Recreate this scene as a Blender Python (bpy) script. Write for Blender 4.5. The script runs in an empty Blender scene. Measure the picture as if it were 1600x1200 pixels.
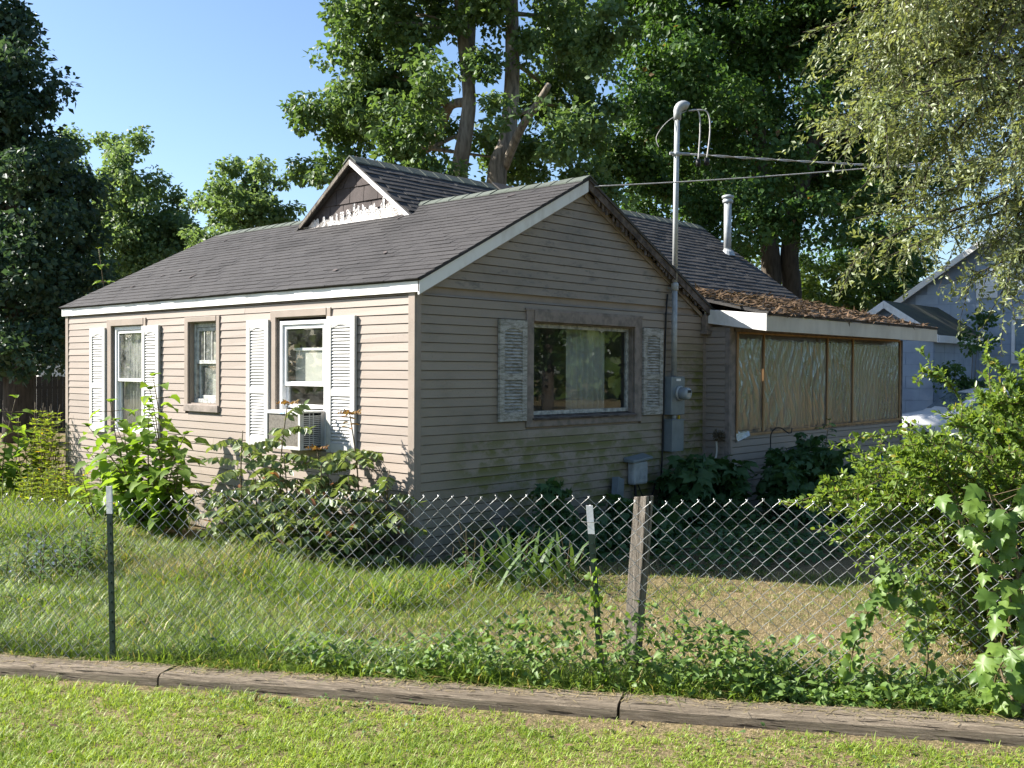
import bpy, bmesh, math, random
import numpy as np
from mathutils import Vector, Matrix
random.seed(7)
RNG = np.random.default_rng(11)
S = bpy.context.scene
COL = S.collection

# ------------------------------------------------------------------ camera, sky, sun, exposure
CAM = np.array([-6.807, -7.510, 1.865])
YAW, PITCH, ROLL, FPX = 0.740189, -0.0136089, 0.0055872, 1610.13
FW = np.array([math.cos(YAW)*math.cos(PITCH), math.sin(YAW)*math.cos(PITCH), math.sin(PITCH)])
_r = np.array([math.sin(YAW), -math.cos(YAW), 0.0]); _u = np.cross(_r, FW)
RT = _r*math.cos(ROLL) + _u*math.sin(ROLL)
UP = _u*math.cos(ROLL) - _r*math.sin(ROLL)
cam_d = bpy.data.cameras.new('camera'); cam = bpy.data.objects.new('camera', cam_d); COL.objects.link(cam)
cam_d.sensor_width = 36.0; cam_d.sensor_fit = 'HORIZONTAL'; cam_d.lens = 36.0*FPX/1600.0
cam_d.clip_start = 0.05; cam_d.clip_end = 2000
cam.matrix_world = Matrix(((RT[0], UP[0], -FW[0], CAM[0]), (RT[1], UP[1], -FW[1], CAM[1]), (RT[2], UP[2], -FW[2], CAM[2]), (0, 0, 0, 1)))
S.camera = cam

TO_SUN = Vector((-0.78, 1.15, 1.0)).normalized()
SUN_EL = math.asin(TO_SUN.z)
w = bpy.data.worlds.new('World'); S.world = w; w.use_nodes = True
wn = w.node_tree.nodes; wl = w.node_tree.links
for n in list(wn): wn.remove(n)
sky = wn.new('ShaderNodeTexSky'); sky.sky_type = 'NISHITA'; sky.sun_disc = False
sky.sun_elevation = SUN_EL; sky.sun_rotation = math.atan2(TO_SUN.x, TO_SUN.y)
sky.altitude = 200; sky.air_density = 1.0; sky.dust_density = 0.9; sky.ozone_density = 3.6
bg = wn.new('ShaderNodeBackground'); bg.inputs['Strength'].default_value = 0.072
wo = wn.new('ShaderNodeOutputWorld')
wl.new(sky.outputs['Color'], bg.inputs['Color']); wl.new(bg.outputs[0], wo.inputs[0])
sun_d = bpy.data.lights.new('sun', 'SUN'); sun_d.energy = 5.0; sun_d.angle = math.radians(0.53); sun_d.color = (1.0, 0.945, 0.87)
sun = bpy.data.objects.new('sun', sun_d); COL.objects.link(sun)
sun.rotation_euler = TO_SUN.to_track_quat('Z', 'Y').to_euler()
S.view_settings.view_transform = 'Standard'; S.view_settings.look = 'None'
S.view_settings.exposure = 1.62; S.view_settings.gamma = 1.0; S.view_settings.use_curve_mapping = False
S.render.engine = 'CYCLES'
S.cycles.max_bounces = 7; S.cycles.diffuse_bounces = 3; S.cycles.glossy_bounces = 3
S.cycles.transmission_bounces = 4; S.cycles.transparent_max_bounces = 8
S.cycles.caustics_reflective = False; S.cycles.caustics_refractive = False
S.cycles.use_denoising = True
S.cycles.sample_clamp_indirect = 6

def ray(px, py): return FW + RT*((px-800)/FPX) - UP*((py-600)/FPX)
def dep(px, py, d): return CAM + ray(px, py)*d
def atz(px, py, z):
    d = ray(px, py); return CAM + d*((z-CAM[2])/d[2])

# ------------------------------------------------------------------ materials
def newmat(name):
    m = bpy.data.materials.new(name); m.use_nodes = True
    nt = m.node_tree
    for n in list(nt.nodes): nt.nodes.remove(n)
    out = nt.nodes.new('ShaderNodeOutputMaterial')
    return m, nt, out
def N(nt, t, **kw):
    n = nt.nodes.new(t)
    for k, v in kw.items():
        if k in n.inputs: n.inputs[k].default_value = v
        else: setattr(n, k, v)
    return n
def rgba(c): return (c[0], c[1], c[2], 1.0)
def mixc(nt, fac, a, b, blend='MIX'):
    n = nt.nodes.new('ShaderNodeMix'); n.data_type = 'RGBA'; n.blend_type = blend
    for sock, v in ((n.inputs[0], fac), (n.inputs[6], a), (n.inputs[7], b)):
        if hasattr(v, 'is_output') or isinstance(v, bpy.types.NodeSocket): nt.links.new(v, sock)
        elif isinstance(v, (tuple, list)): sock.default_value = rgba(v)
        else: sock.default_value = v
    return n.outputs[2]
def ramp(nt, v, p0, p1):
    n = nt.nodes.new('ShaderNodeMapRange'); n.inputs[1].default_value = p0; n.inputs[2].default_value = p1
    n.interpolation_type = 'SMOOTHSTEP'
    nt.links.new(v, n.inputs[0]); return n.outputs[0]
def noise(nt, scale, detail=4, rough=0.55, vec=None, dist=0.0):
    n = nt.nodes.new('ShaderNodeTexNoise'); n.inputs['Scale'].default_value = scale
    n.inputs['Detail'].default_value = detail; n.inputs['Roughness'].default_value = rough
    n.inputs['Distortion'].default_value = dist
    if vec is not None: nt.links.new(vec, n.inputs['Vector'])
    return n.outputs['Fac']
def coords(nt, kind='Object', scale=None):
    if kind == 'World':
        o = nt.nodes.new('ShaderNodeNewGeometry').outputs['Position']
    else:
        o = nt.nodes.new('ShaderNodeTexCoord').outputs[kind]
    if scale:
        m = nt.nodes.new('ShaderNodeMapping'); m.inputs['Scale'].default_value = scale
        nt.links.new(o, m.inputs['Vector']); return m.outputs[0]
    return o
def math2(nt, op, a, b):
    n = nt.nodes.new('ShaderNodeMath'); n.operation = op
    for s, v in ((n.inputs[0], a), (n.inputs[1], b)):
        if isinstance(v, bpy.types.NodeSocket): nt.links.new(v, s)
        else: s.default_value = v
    return n.outputs[0]
def principled(nt, out, col, rough=0.6, spec=0.3, metal=0.0, bump=None, bstr=0.3, bdist=0.01):
    p = nt.nodes.new('ShaderNodeBsdfPrincipled')
    if isinstance(col, bpy.types.NodeSocket): nt.links.new(col, p.inputs['Base Color'])
    else: p.inputs['Base Color'].default_value = rgba(col)
    if isinstance(rough, bpy.types.NodeSocket): nt.links.new(rough, p.inputs['Roughness'])
    else: p.inputs['Roughness'].default_value = rough
    p.inputs['Specular IOR Level'].default_value = spec; p.inputs['Metallic'].default_value = metal
    if bump is not None:
        b = nt.nodes.new('ShaderNodeBump'); b.inputs['Strength'].default_value = bstr; b.inputs['Distance'].default_value = bdist
        nt.links.new(bump, b.inputs['Height']); nt.links.new(b.outputs[0], p.inputs['Normal'])
    nt.links.new(p.outputs[0], out.inputs[0]); return p
def simple(name, c, c2=None, scale=6.0, rough=0.6, spec=0.3, metal=0.0, bstr=0.2, bscale=40.0, stretch=None, lo=0.35, hi=0.7):
    m, nt, out = newmat(name)
    v = coords(nt, 'World', stretch)
    col = mixc(nt, ramp(nt, noise(nt, scale, 5, 0.6, v), lo, hi), c, c2 or tuple(x*0.75 for x in c))
    principled(nt, out, col, rough, spec, metal, noise(nt, bscale, 3, 0.6, v), bstr, 0.004)
    return m
def leafmat(name, c1, c2, trans=0.35, tcol=None, rough=0.5, spec=0.35, accent=None, acc=0.0, big=0.6, gain=1.3):
    c1 = tuple(x*gain for x in c1); c2 = tuple(x*gain for x in c2)
    m, nt, out = newmat(name)
    g = nt.nodes.new('ShaderNodeNewGeometry')
    col = mixc(nt, g.outputs['Random Per Island'], c1, c2)
    nz = noise(nt, big, 3, 0.6, g.outputs['Position'])
    col = mixc(nt, ramp(nt, nz, 0.3, 0.7), col, mixc(nt, 1.0, col, (0.72, 0.78, 0.7), 'MULTIPLY'))
    if accent:
        col = mixc(nt, math2(nt, 'GREATER_THAN', math2(nt, 'FRACT', math2(nt, 'MULTIPLY', g.outputs['Random Per Island'], 37.7), 0.0), 1.0-acc), col, accent)
    p = nt.nodes.new('ShaderNodeBsdfPrincipled'); nt.links.new(col, p.inputs['Base Color'])
    p.inputs['Roughness'].default_value = rough; p.inputs['Specular IOR Level'].default_value = spec
    t = nt.nodes.new('ShaderNodeBsdfTranslucent')
    tc = mixc(nt, 1.0, col, tcol or (1.5, 1.45, 0.7), 'MULTIPLY'); nt.links.new(tc, t.inputs['Color'])
    mx = nt.nodes.new('ShaderNodeMixShader'); mx.inputs[0].default_value = trans
    nt.links.new(p.outputs[0], mx.inputs[1]); nt.links.new(t.outputs[0], mx.inputs[2]); nt.links.new(mx.outputs[0], out.inputs[0])
    return m

M = {}
# vinyl siding: clean tan with speckled dirt; the gable wall carries green algae streaks low down
def siding(name, mold):
    m, nt, out = newmat(name)
    pos = coords(nt, 'World')
    oi = nt.nodes.new('ShaderNodeObjectInfo')
    col = mixc(nt, oi.outputs['Random'], (0.318, 0.264, 0.220), (0.280, 0.234, 0.196))
    if mold: col = mixc(nt, oi.outputs['Random'], (0.300, 0.250, 0.197), (0.268, 0.224, 0.176))
    spk = ramp(nt, noise(nt, 55, 4, 0.7, pos), 0.56, 0.72); pat = ramp(nt, noise(nt, 1.6, 3, 0.6, pos), 0.42, 0.62)
    col = mixc(nt, math2(nt, 'MULTIPLY', math2(nt, 'MULTIPLY', spk, pat), 0.55), col, (0.12, 0.10, 0.075))
    dark = ramp(nt, noise(nt, 0.9, 5, 0.65, coords(nt, 'World', (1, 1, 2.2))), 0.45, 0.75)
    col = mixc(nt, math2(nt, 'MULTIPLY', dark, 0.6 if mold else 0.2), col, (0.15, 0.13, 0.10))
    sp_ = nt.nodes.new('ShaderNodeSeparateXYZ'); nt.links.new(pos, sp_.inputs[0])
    spl = math2(nt, 'MULTIPLY', ramp(nt, noise(nt, 4.5, 6, 0.75, pos), 0.40, 0.66), ramp(nt, sp_.outputs['Z'], 0.9, 0.0))
    col = mixc(nt, math2(nt, 'MULTIPLY', spl, 0.55), col, (0.14, 0.12, 0.085))
    if mold:
        sep = nt.nodes.new('ShaderNodeSeparateXYZ'); nt.links.new(pos, sep.inputs[0])
        strk = noise(nt, 2.2, 6, 0.7, coords(nt, 'World', (1.0, 1.0, 1.6)))
        low = math2(nt, 'MULTIPLY', ramp(nt, sep.outputs['Z'], 1.35, 1.0), ramp(nt, sep.outputs['X'], 0.2, 0.9))
        rgt = math2(nt, 'MULTIPLY', ramp(nt, sep.outputs['X'], 4.25, 4.7), ramp(nt, sep.outputs['Z'], 2.5, 1.7))
        zone = math2(nt, 'MAXIMUM', math2(nt, 'MULTIPLY', low, 0.95), rgt)
        mk = math2(nt, 'MULTIPLY', zone, ramp(nt, strk, 0.42, 0.57))
        # streaks gather at the top of each course where water hangs
        fr = math2(nt, 'FRACT', math2(nt, 'DIVIDE', math2(nt, 'SUBTRACT', 2.60, sep.outputs['Z']), 0.0925), 0.0)
        mk = math2(nt, 'MULTIPLY', mk, ramp(nt, fr, 1.7, 0.1))
        col = mixc(nt, math2(nt, 'MULTIPLY', mk, 1.0), col, (0.115, 0.118, 0.018))
        blk = math2(nt, 'MULTIPLY', ramp(nt, sep.outputs['Z'], 2.55, 2.75), ramp(nt, noise(nt, 2.7, 6, 0.75, coords(nt, 'World', (1, 1, 2.5))), 0.52, 0.66))
        col = mixc(nt, math2(nt, 'MULTIPLY', blk, 0.6), col, (0.08, 0.075, 0.065))
    principled(nt, out, col, 0.52, 0.35, 0, noise(nt, 22, 3, 0.6, coords(nt, 'World', (0.3, 0.3, 3))), 0.10, 0.006)
    return m
M['siding'] = siding('siding_vinyl', False); M['siding_mold'] = siding('siding_vinyl_algae', True)
M['trim'] = simple('tan_trim', (0.30, 0.248, 0.205), (0.25, 0.208, 0.172), 3.0, 0.5)
M['trim_old'] = simple('weathered_trim', (0.27, 0.225, 0.195), (0.15, 0.13, 0.11), 9.0, 0.7)
M['white'] = simple('white_paint', (0.78, 0.77, 0.74), (0.60, 0.58, 0.53), 5.0, 0.5, stretch=(1, 1, 0.5), lo=0.45, hi=0.8)
M['cream'] = simple('cream_weathered_paint', (0.62, 0.575, 0.48), (0.50, 0.46, 0.38), 3.0, 0.6, stretch=(1, 1, 0.4))
M['white_vinyl'] = simple('white_vinyl', (0.80, 0.80, 0.80), (0.70, 0.70, 0.69), 4.0, 0.35)
def shutter_mat(name, dirt):
    m, nt, out = newmat(name); v = coords(nt, 'World')
    d = ramp(nt, noise(nt, 9, 7, 0.75, coords(nt, 'World', (1, 1, 5))), 0.62-0.30*dirt, 0.85-0.25*dirt)
    col = mixc(nt, math2(nt, 'MULTIPLY', d, 0.35+0.55*dirt), (0.50-.06*dirt, 0.49-.06*dirt, 0.465-.06*dirt), (0.12, 0.115, 0.08))
    principled(nt, out, col, 0.55, 0.3, 0, noise(nt, 60, 3, 0.6, v), 0.15, 0.003); return m
M['shutter'] = shutter_mat('shutter_white', 0.15); M['shutter_dirty'] = shutter_mat('shutter_mildewed', 0.85)
def roofmat(name, c1, c2, moss=0.0, lit=None):
    m, nt, out = newmat(name); v = coords(nt, 'World')
    oi = nt.nodes.new('ShaderNodeObjectInfo'); g = nt.nodes.new('ShaderNodeNewGeometry')
    rnd = math2(nt, 'FRACT', math2(nt, 'ADD', oi.outputs['Random'], g.outputs['Random Per Island']), 0)
    col = mixc(nt, rnd, c1, c2)
    col = mixc(nt, ramp(nt, noise(nt, 130, 2, 0.8, v), 0.42, 0.66), col, tuple(x*1.9 for x in c2))
    col = mixc(nt, math2(nt, 'MULTIPLY', ramp(nt, noise(nt, 1.3, 5, 0.65, v), 0.45, 0.7), 0.55), col, tuple(x*0.55 for x in c1))
    if moss: col = mixc(nt, math2(nt, 'MULTIPLY', ramp(nt, noise(nt, 3, 5, 0.7, v), 0.4, 0.65), moss), col, (0.10, 0.12, 0.085))
    principled(nt, out, col, 0.85, 0.25, 0, noise(nt, 160, 2, 0.7, v), 0.5, 0.004); return m
M['roof'] = roofmat('shingle_brown_grey', (0.0295, 0.0278, 0.0275), (0.039, 0.0368, 0.036))
M['roof_dark'] = roofmat('shingle_dark', (0.036, 0.034, 0.033), (0.058, 0.055, 0.052))
M['roof_cap'] = roofmat('ridge_cap_green_grey', (0.060, 0.070, 0.060), (0.082, 0.093, 0.080), 0.4)
M['tar_tile'] = roofmat('brown_tar_tile', (0.055, 0.045, 0.043), (0.075, 0.062, 0.058))
M['tar_white'] = simple('white_roof_coating', (0.76, 0.74, 0.71), (0.52, 0.48, 0.44), 9, 0.6, bstr=0.8, bscale=25)
M['rot_wood'] = simple('rotten_dark_wood', (0.055, 0.042, 0.034), (0.16, 0.13, 0.11), 9, 0.85, bstr=0.8, bscale=30)
M['new_wood'] = simple('pine_batten', (0.46, 0.28, 0.13), (0.30, 0.17, 0.08), 7, 0.7, stretch=(1, 1, 0.2))
M['timber'] = None
def woodmat(name, c1, c2, stretch, ring=30):
    m, nt, out = newmat(name); v = coords(nt, 'Object', stretch); v0 = coords(nt, 'Object')
    n1 = noise(nt, 2.2, 9, 0.75, v, 0.8); n2 = noise(nt, 9, 8, 0.8, v); n3 = noise(nt, 4.5, 6, 0.7, v0)
    col = mixc(nt, ramp(nt, n1, 0.36, 0.64), c1, c2)
    col = mixc(nt, math2(nt, 'MULTIPLY', ramp(nt, n2, 0.40, 0.62), 0.6), col, tuple(x*.45 for x in c2))
    col = mixc(nt, math2(nt, 'MULTIPLY', ramp(nt, n3, 0.45, 0.70), 0.55), col, tuple(x*.62 for x in c1))
    crack = ramp(nt, noise(nt, 5, 5, 0.6, v), 0.585, 0.63)
    col = mixc(nt, math2(nt, 'MULTIPLY', crack, 0.9), col, (0.02, 0.016, 0.012))
    h = math2(nt, 'SUBTRACT', n2, math2(nt, 'MULTIPLY', crack, 1.6))
    principled(nt, out, col, 0.9, 0.15, 0, h, 1.0, 0.02); return m
M['timber'] = woodmat('old_tie_wood', (0.37, 0.305, 0.225), (0.185, 0.148, 0.105), (0.7, 11, 11))
M['post_wood'] = woodmat('grey_post_wood', (0.36, 0.32, 0.27), (0.18, 0.155, 0.125), (8, 8, 0.5))
M['galv'] = simple('galvanised_steel', (0.42, 0.44, 0.44), (0.31, 0.33, 0.33), 12, 0.55, 0.4, 0.3, 0.1)
M['wire'] = simple('galvanised_wire', (0.36, 0.375, 0.38), (0.22, 0.215, 0.205), 7, 0.45, 0.5, 0.55, 0.05)
M['tpost_green'] = simple('dark_green_enamel', (0.010, 0.030, 0.022), (0.016, 0.038, 0.030), 10, 0.4, 0.5)
M['tpost_white'] = simple('white_enamel', (0.74, 0.74, 0.74), (0.62, 0.62, 0.62), 12, 0.45)
M['meter_grey'] = simple('meter_box_grey', (0.20, 0.235, 0.25), (0.16, 0.19, 0.205), 6, 0.45, 0.4, 0.2)
M['tel_grey'] = simple('utility_box_grey', (0.40, 0.43, 0.43), (0.30, 0.32, 0.32), 8, 0.5)
M['pipe'] = simple('conduit', (0.44, 0.46, 0.45), (0.34, 0.36, 0.35), 5, 0.5, 0.45, 0.3)
M['black'] = simple('black_rubber', (0.012, 0.012, 0.013), (0.02, 0.02, 0.02), 8, 0.5)
M['iron'] = simple('black_iron', (0.015, 0.015, 0.017), (0.03, 0.025, 0.02), 20, 0.5)
M['cable'] = simple('aluminium_cable', (0.50, 0.49, 0.47), (0.34, 0.33, 0.32), 30, 0.6)
M['yellow'] = simple('yellow_tag', (0.65, 0.45, 0.03), (0.55, 0.38, 0.03), 8, 0.5)
M['interior'] = simple('interior_plaster', (0.24, 0.22, 0.19), (0.18, 0.165, 0.14), 2, 0.8)
M['ac_dark'] = simple('ac_coil', (0.17, 0.155, 0.13), (0.10, 0.09, 0.075), 50, 0.6, 0.4, 0.3)
M['blind'] = simple('window_shade', (0.52, 0.50, 0.44), (0.44, 0.42, 0.37), 3, 0.7)
M['bark'] = simple('maple_bark', (0.25, 0.215, 0.17), (0.10, 0.086, 0.07), 5, 0.9, 0.2, 0, 1.0, 9, (3, 3, 0.5))
M['bark_dark'] = simple('dark_bark', (0.085, 0.07, 0.055), (0.045, 0.038, 0.03), 5, 0.9, 0.2, 0, 1.0, 9, (3, 3, 0.5))
M['stem'] = simple('green_stem', (0.12, 0.085, 0.045), (0.08, 0.07, 0.03), 12, 0.6)
M['blue_wall'] = simple('blue_asbestos_shingle', (0.31, 0.38, 0.46), (0.25, 0.31, 0.39), 2.0, 0.7, stretch=(1, 1, 1))
M['blue_gap'] = simple('blue_shingle_joint', (0.20, 0.25, 0.31), (0.165, 0.21, 0.265), 5, 0.8)
M['moss_roof'] = simple('mossy_roof', (0.055, 0.055, 0.045), (0.08, 0.085, 0.05), 4, 0.9)
M['ac_white'] = simple('ac_case', (0.60, 0.60, 0.57), (0.50, 0.49, 0.46), 9, 0.45)
M['car'] = simple('white_car_paint', (0.78, 0.78, 0.77), (0.70, 0.70, 0.68), 1.5, 0.25, 0.5)
M['tyre'] = simple('tyre_rubber', (0.022, 0.022, 0.022), (0.05, 0.048, 0.045), 9, 0.8)
M['rim'] = simple('steel_rim', (0.45, 0.42, 0.38), (0.30, 0.26, 0.22), 14, 0.45, 0.5, 0.5)
M['lantern'] = simple('turquoise_glass', (0.01, 0.22, 0.36), (0.01, 0.15, 0.28), 20, 0.15, 0.6)
M['far_fence'] = simple('dark_board_fence', (0.045, 0.042, 0.038), (0.03, 0.028, 0.026), 4, 0.85)
M['litter'] = leafmat('leaf_litter', (0.21, 0.135, 0.085), (0.11, 0.072, 0.048), 0.05, rough=0.8, spec=0.1, gain=1.0)
M['copper_roof'] = simple('feeder_roof', (0.09, 0.11, 0.12), (0.06, 0.075, 0.08), 12, 0.6)
M['feeder'] = simple('feeder_wood', (0.20, 0.15, 0.10), (0.13, 0.10, 0.07), 12, 0.7)
M['nest'] = simple('dried_hose_reel', (0.13, 0.105, 0.07), (0.07, 0.06, 0.04), 40, 0.8, bstr=1.0)
def glassmat(name, dirt=0.06, tint=(0.95, 0.97, 0.96)):
    m, nt, out = newmat(name)
    lw_ = nt.nodes.new('ShaderNodeLayerWeight'); lw_.inputs[0].default_value = 0.5
    fac_ = math2(nt, 'ADD', math2(nt, 'MULTIPLY', math2(nt, 'POWER', lw_.outputs['Facing'], 4.0), 0.9), 0.038)
    gl = N(nt, 'ShaderNodeBsdfGlossy', Roughness=0.01); tr = nt.nodes.new('ShaderNodeBsdfTransparent'); tr.inputs[0].default_value = rgba(tint)
    v = coords(nt, 'World'); df = N(nt, 'ShaderNodeBsdfDiffuse'); df.inputs[0].default_value = (0.45, 0.45, 0.42, 1)
    m1 = nt.nodes.new('ShaderNodeMixShader'); m2 = nt.nodes.new('ShaderNodeMixShader')
    nt.links.new(math2(nt, 'MULTIPLY', ramp(nt, noise(nt, 8, 6, 0.75, v), 0.3, 0.8), dirt), m1.inputs[0])
    nt.links.new(tr.outputs[0], m1.inputs[1]); nt.links.new(df.outputs[0], m1.inputs[2])
    nt.links.new(fac_, m2.inputs[0]); nt.links.new(m1.outputs[0], m2.inputs[1]); nt.links.new(gl.outputs[0], m2.inputs[2])
    nt.links.new(m2.outputs[0], out.inputs[0]); return m
M['glass'] = glassmat('window_glass'); M['glass_dirty'] = glassmat('dirty_glass', 0.35)
def plastic():
    m, nt, out = newmat('clear_plastic_sheet')
    v = coords(nt, 'World', (1, 1, 0.35)); n2 = noise(nt, 16, 5, 0.6, v, 0.6)
    b = N(nt, 'ShaderNodeBump', Strength=0.6, Distance=0.02); nt.links.new(n2, b.inputs['Height'])
    gl = N(nt, 'ShaderNodeBsdfGlossy', Roughness=0.16); gl.inputs[0].default_value = (0.78, 0.78, 0.77, 1); nt.links.new(b.outputs[0], gl.inputs['Normal'])
    df = N(nt, 'ShaderNodeBsdfDiffuse'); nt.links.new(b.outputs[0], df.inputs['Normal']); df.inputs[0].default_value = (0.30, 0.275, 0.245, 1)
    tr = nt.nodes.new('ShaderNodeBsdfTransparent'); tr.inputs[0].default_value = (0.80, 0.76, 0.70, 1)
    m1 = nt.nodes.new('ShaderNodeMixShader'); m2 = nt.nodes.new('ShaderNodeMixShader'); m1.inputs[0].default_value = 0.32
    nt.links.new(tr.outputs[0], m1.inputs[1]); nt.links.new(df.outputs[0], m1.inputs[2])
    m2.inputs[0].default_value = 0.27; nt.links.new(m1.outputs[0], m2.inputs[1]); nt.links.new(gl.outputs[0], m2.inputs[2])
    nt.links.new(m2.outputs[0], out.inputs[0]); return m
M['plastic'] = plastic()
def clothmat(name, c, trans=0.3):
    m, nt, out = newmat(name); v = coords(nt, 'World')
    col = mixc(nt, noise(nt, 3, 4, 0.6, v), c, tuple(x*0.8 for x in c))
    d = nt.nodes.new('ShaderNodeBsdfDiffuse'); t = nt.nodes.new('ShaderNodeBsdfTranslucent'); mx = N(nt, 'ShaderNodeMixShader'); mx.inputs[0].default_value = trans
    nt.links.new(col, d.inputs[0]); nt.links.new(col, t.inputs[0]); nt.links.new(d.outputs[0], mx.inputs[1]); nt.links.new(t.outputs[0], mx.inputs[2]); nt.links.new(mx.outputs[0], out.inputs[0]); return m
M['curtain'] = clothmat('pale_curtain', (0.62, 0.60, 0.55)); M['curtain_grey'] = clothmat('grey_curtain', (0.60, 0.59, 0.54))
def flagmat():
    m, nt, out = newmat('striped_cloth'); sep = nt.nodes.new('ShaderNodeSeparateXYZ'); nt.links.new(coords(nt, 'Object'), sep.inputs[0])
    s = math2(nt, 'GREATER_THAN', math2(nt, 'FRACT', math2(nt, 'MULTIPLY', sep.outputs['Z'], 5.6), 0), 0.5)
    principled(nt, out, mixc(nt, s, (0.62, 0.56, 0.52), (0.20, 0.045, 0.05)), 0.8, 0.1); return m
M['flag'] = flagmat()
def groundmat():
    m, nt, out = newmat('yard_soil'); pos = coords(nt, 'World')
    n1 = noise(nt, 0.9, 5, 0.65, pos); n2 = noise(nt, 14, 6, 0.75, pos); n3 = noise(nt, 70, 3, 0.7, pos)
    col = mixc(nt, ramp(nt, n1, 0.35, 0.65), (0.10, 0.095, 0.038), (0.20, 0.150, 0.082))
    col = mixc(nt, ramp(nt, n2, 0.35, 0.65), col, (0.085, 0.070, 0.036))
    col = mixc(nt, math2(nt, 'MULTIPLY', ramp(nt, n3, 0.45, 0.65), 0.7), col, (0.34, 0.26, 0.15))
    principled(nt, out, col, 0.95, 0.1, 0, n2, 0.8, 0.03); return m
M['ground'] = groundmat()
# foliage
M['maple'] = leafmat('maple_leaf', (0.062, 0.112, 0.042), (0.108, 0.162, 0.060), 0.40, big=0.5)
M['maple2'] = leafmat('deep_maple_leaf', (0.034, 0.080, 0.024), (0.074, 0.132, 0.036), 0.38, big=0.4, accent=(0.16, 0.10, 0.04), acc=0.006)
M['left_dark'] = leafmat('dark_tree_leaf', (0.030, 0.060, 0.042), (0.055, 0.095, 0.058), 0.30, big=0.4)
M['pale_tree'] = leafmat('pale_tree_leaf', (0.098, 0.155, 0.078), (0.145, 0.205, 0.10), 0.45, big=0.4)
M['olive_tree'] = leafmat('willow_leaf', (0.14, 0.168, 0.080), (0.215, 0.240, 0.120), 0.36, rough=0.42, spec=0.5, big=0.8)
M['shrub'] = leafmat('shrub_leaf', (0.095, 0.155, 0.028), (0.165, 0.225, 0.048), 0.44, rough=0.35, spec=0.5, big=1.5, accent=(0.30, 0.26, 0.04), acc=0.02)
M['maple_sap'] = leafmat('sapling_maple_leaf', (0.075, 0.14, 0.026), (0.15, 0.225, 0.045), 0.42, big=6, rough=.42)
M['catalpa'] = leafmat('broad_leaf', (0.115, 0.19, 0.026), (0.17, 0.25, 0.040), 0.5, big=2)
M['heaven'] = leafmat('pinnate_leaf', (0.105, 0.145, 0.055), (0.165, 0.205, 0.085), 0.32, rough=0.4, spec=0.5, big=2, accent=(0.28, 0.12, 0.05), acc=0.012)
M['heaven_red'] = leafmat('red_new_leaf', (0.20, 0.085, 0.035), (0.19, 0.13, 0.045), 0.4, big=3)
M['weed'] = leafmat('weed_leaf', (0.060, 0.110, 0.032), (0.10, 0.155, 0.045), 0.33, big=2)
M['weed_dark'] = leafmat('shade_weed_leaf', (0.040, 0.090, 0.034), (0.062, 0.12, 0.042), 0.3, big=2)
M['goldenrod'] = leafmat('goldenrod_leaf', (0.13, 0.175, 0.022), (0.20, 0.245, 0.035), 0.5, big=2, accent=(0.45, 0.32, 0.02), acc=0.02)
M['vine'] = leafmat('vine_leaf', (0.085, 0.145, 0.035), (0.14, 0.21, 0.05), 0.36, big=3)
M['lawn'] = leafmat('lawn_blade', (0.125, 0.185, 0.022), (0.205, 0.255, 0.042), 0.38, big=1.6, accent=(0.36, 0.30, 0.12), acc=0.04, rough=0.5, gain=1.75)
M['yard_grass'] = leafmat('yard_blade', (0.095, 0.150, 0.026), (0.165, 0.215, 0.045), 0.38, big=1.2, accent=(0.36, 0.30, 0.13), acc=0.10)
M['tall_grass'] = leafmat('tall_blade', (0.100, 0.165, 0.026), (0.175, 0.235, 0.045), 0.4, big=1.2, accent=(0.42, 0.34, 0.14), acc=0.07)
M['straw'] = leafmat('dry_blade', (0.46, 0.36, 0.21), (0.33, 0.26, 0.14), 0.25, big=1.2, accent=(0.15, 0.18, 0.05), acc=0.12, gain=1.0)
M['hedge_far'] = leafmat('far_bush_leaf', (0.060, 0.105, 0.026), (0.12, 0.165, 0.035), 0.38, big=0.4)

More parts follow.
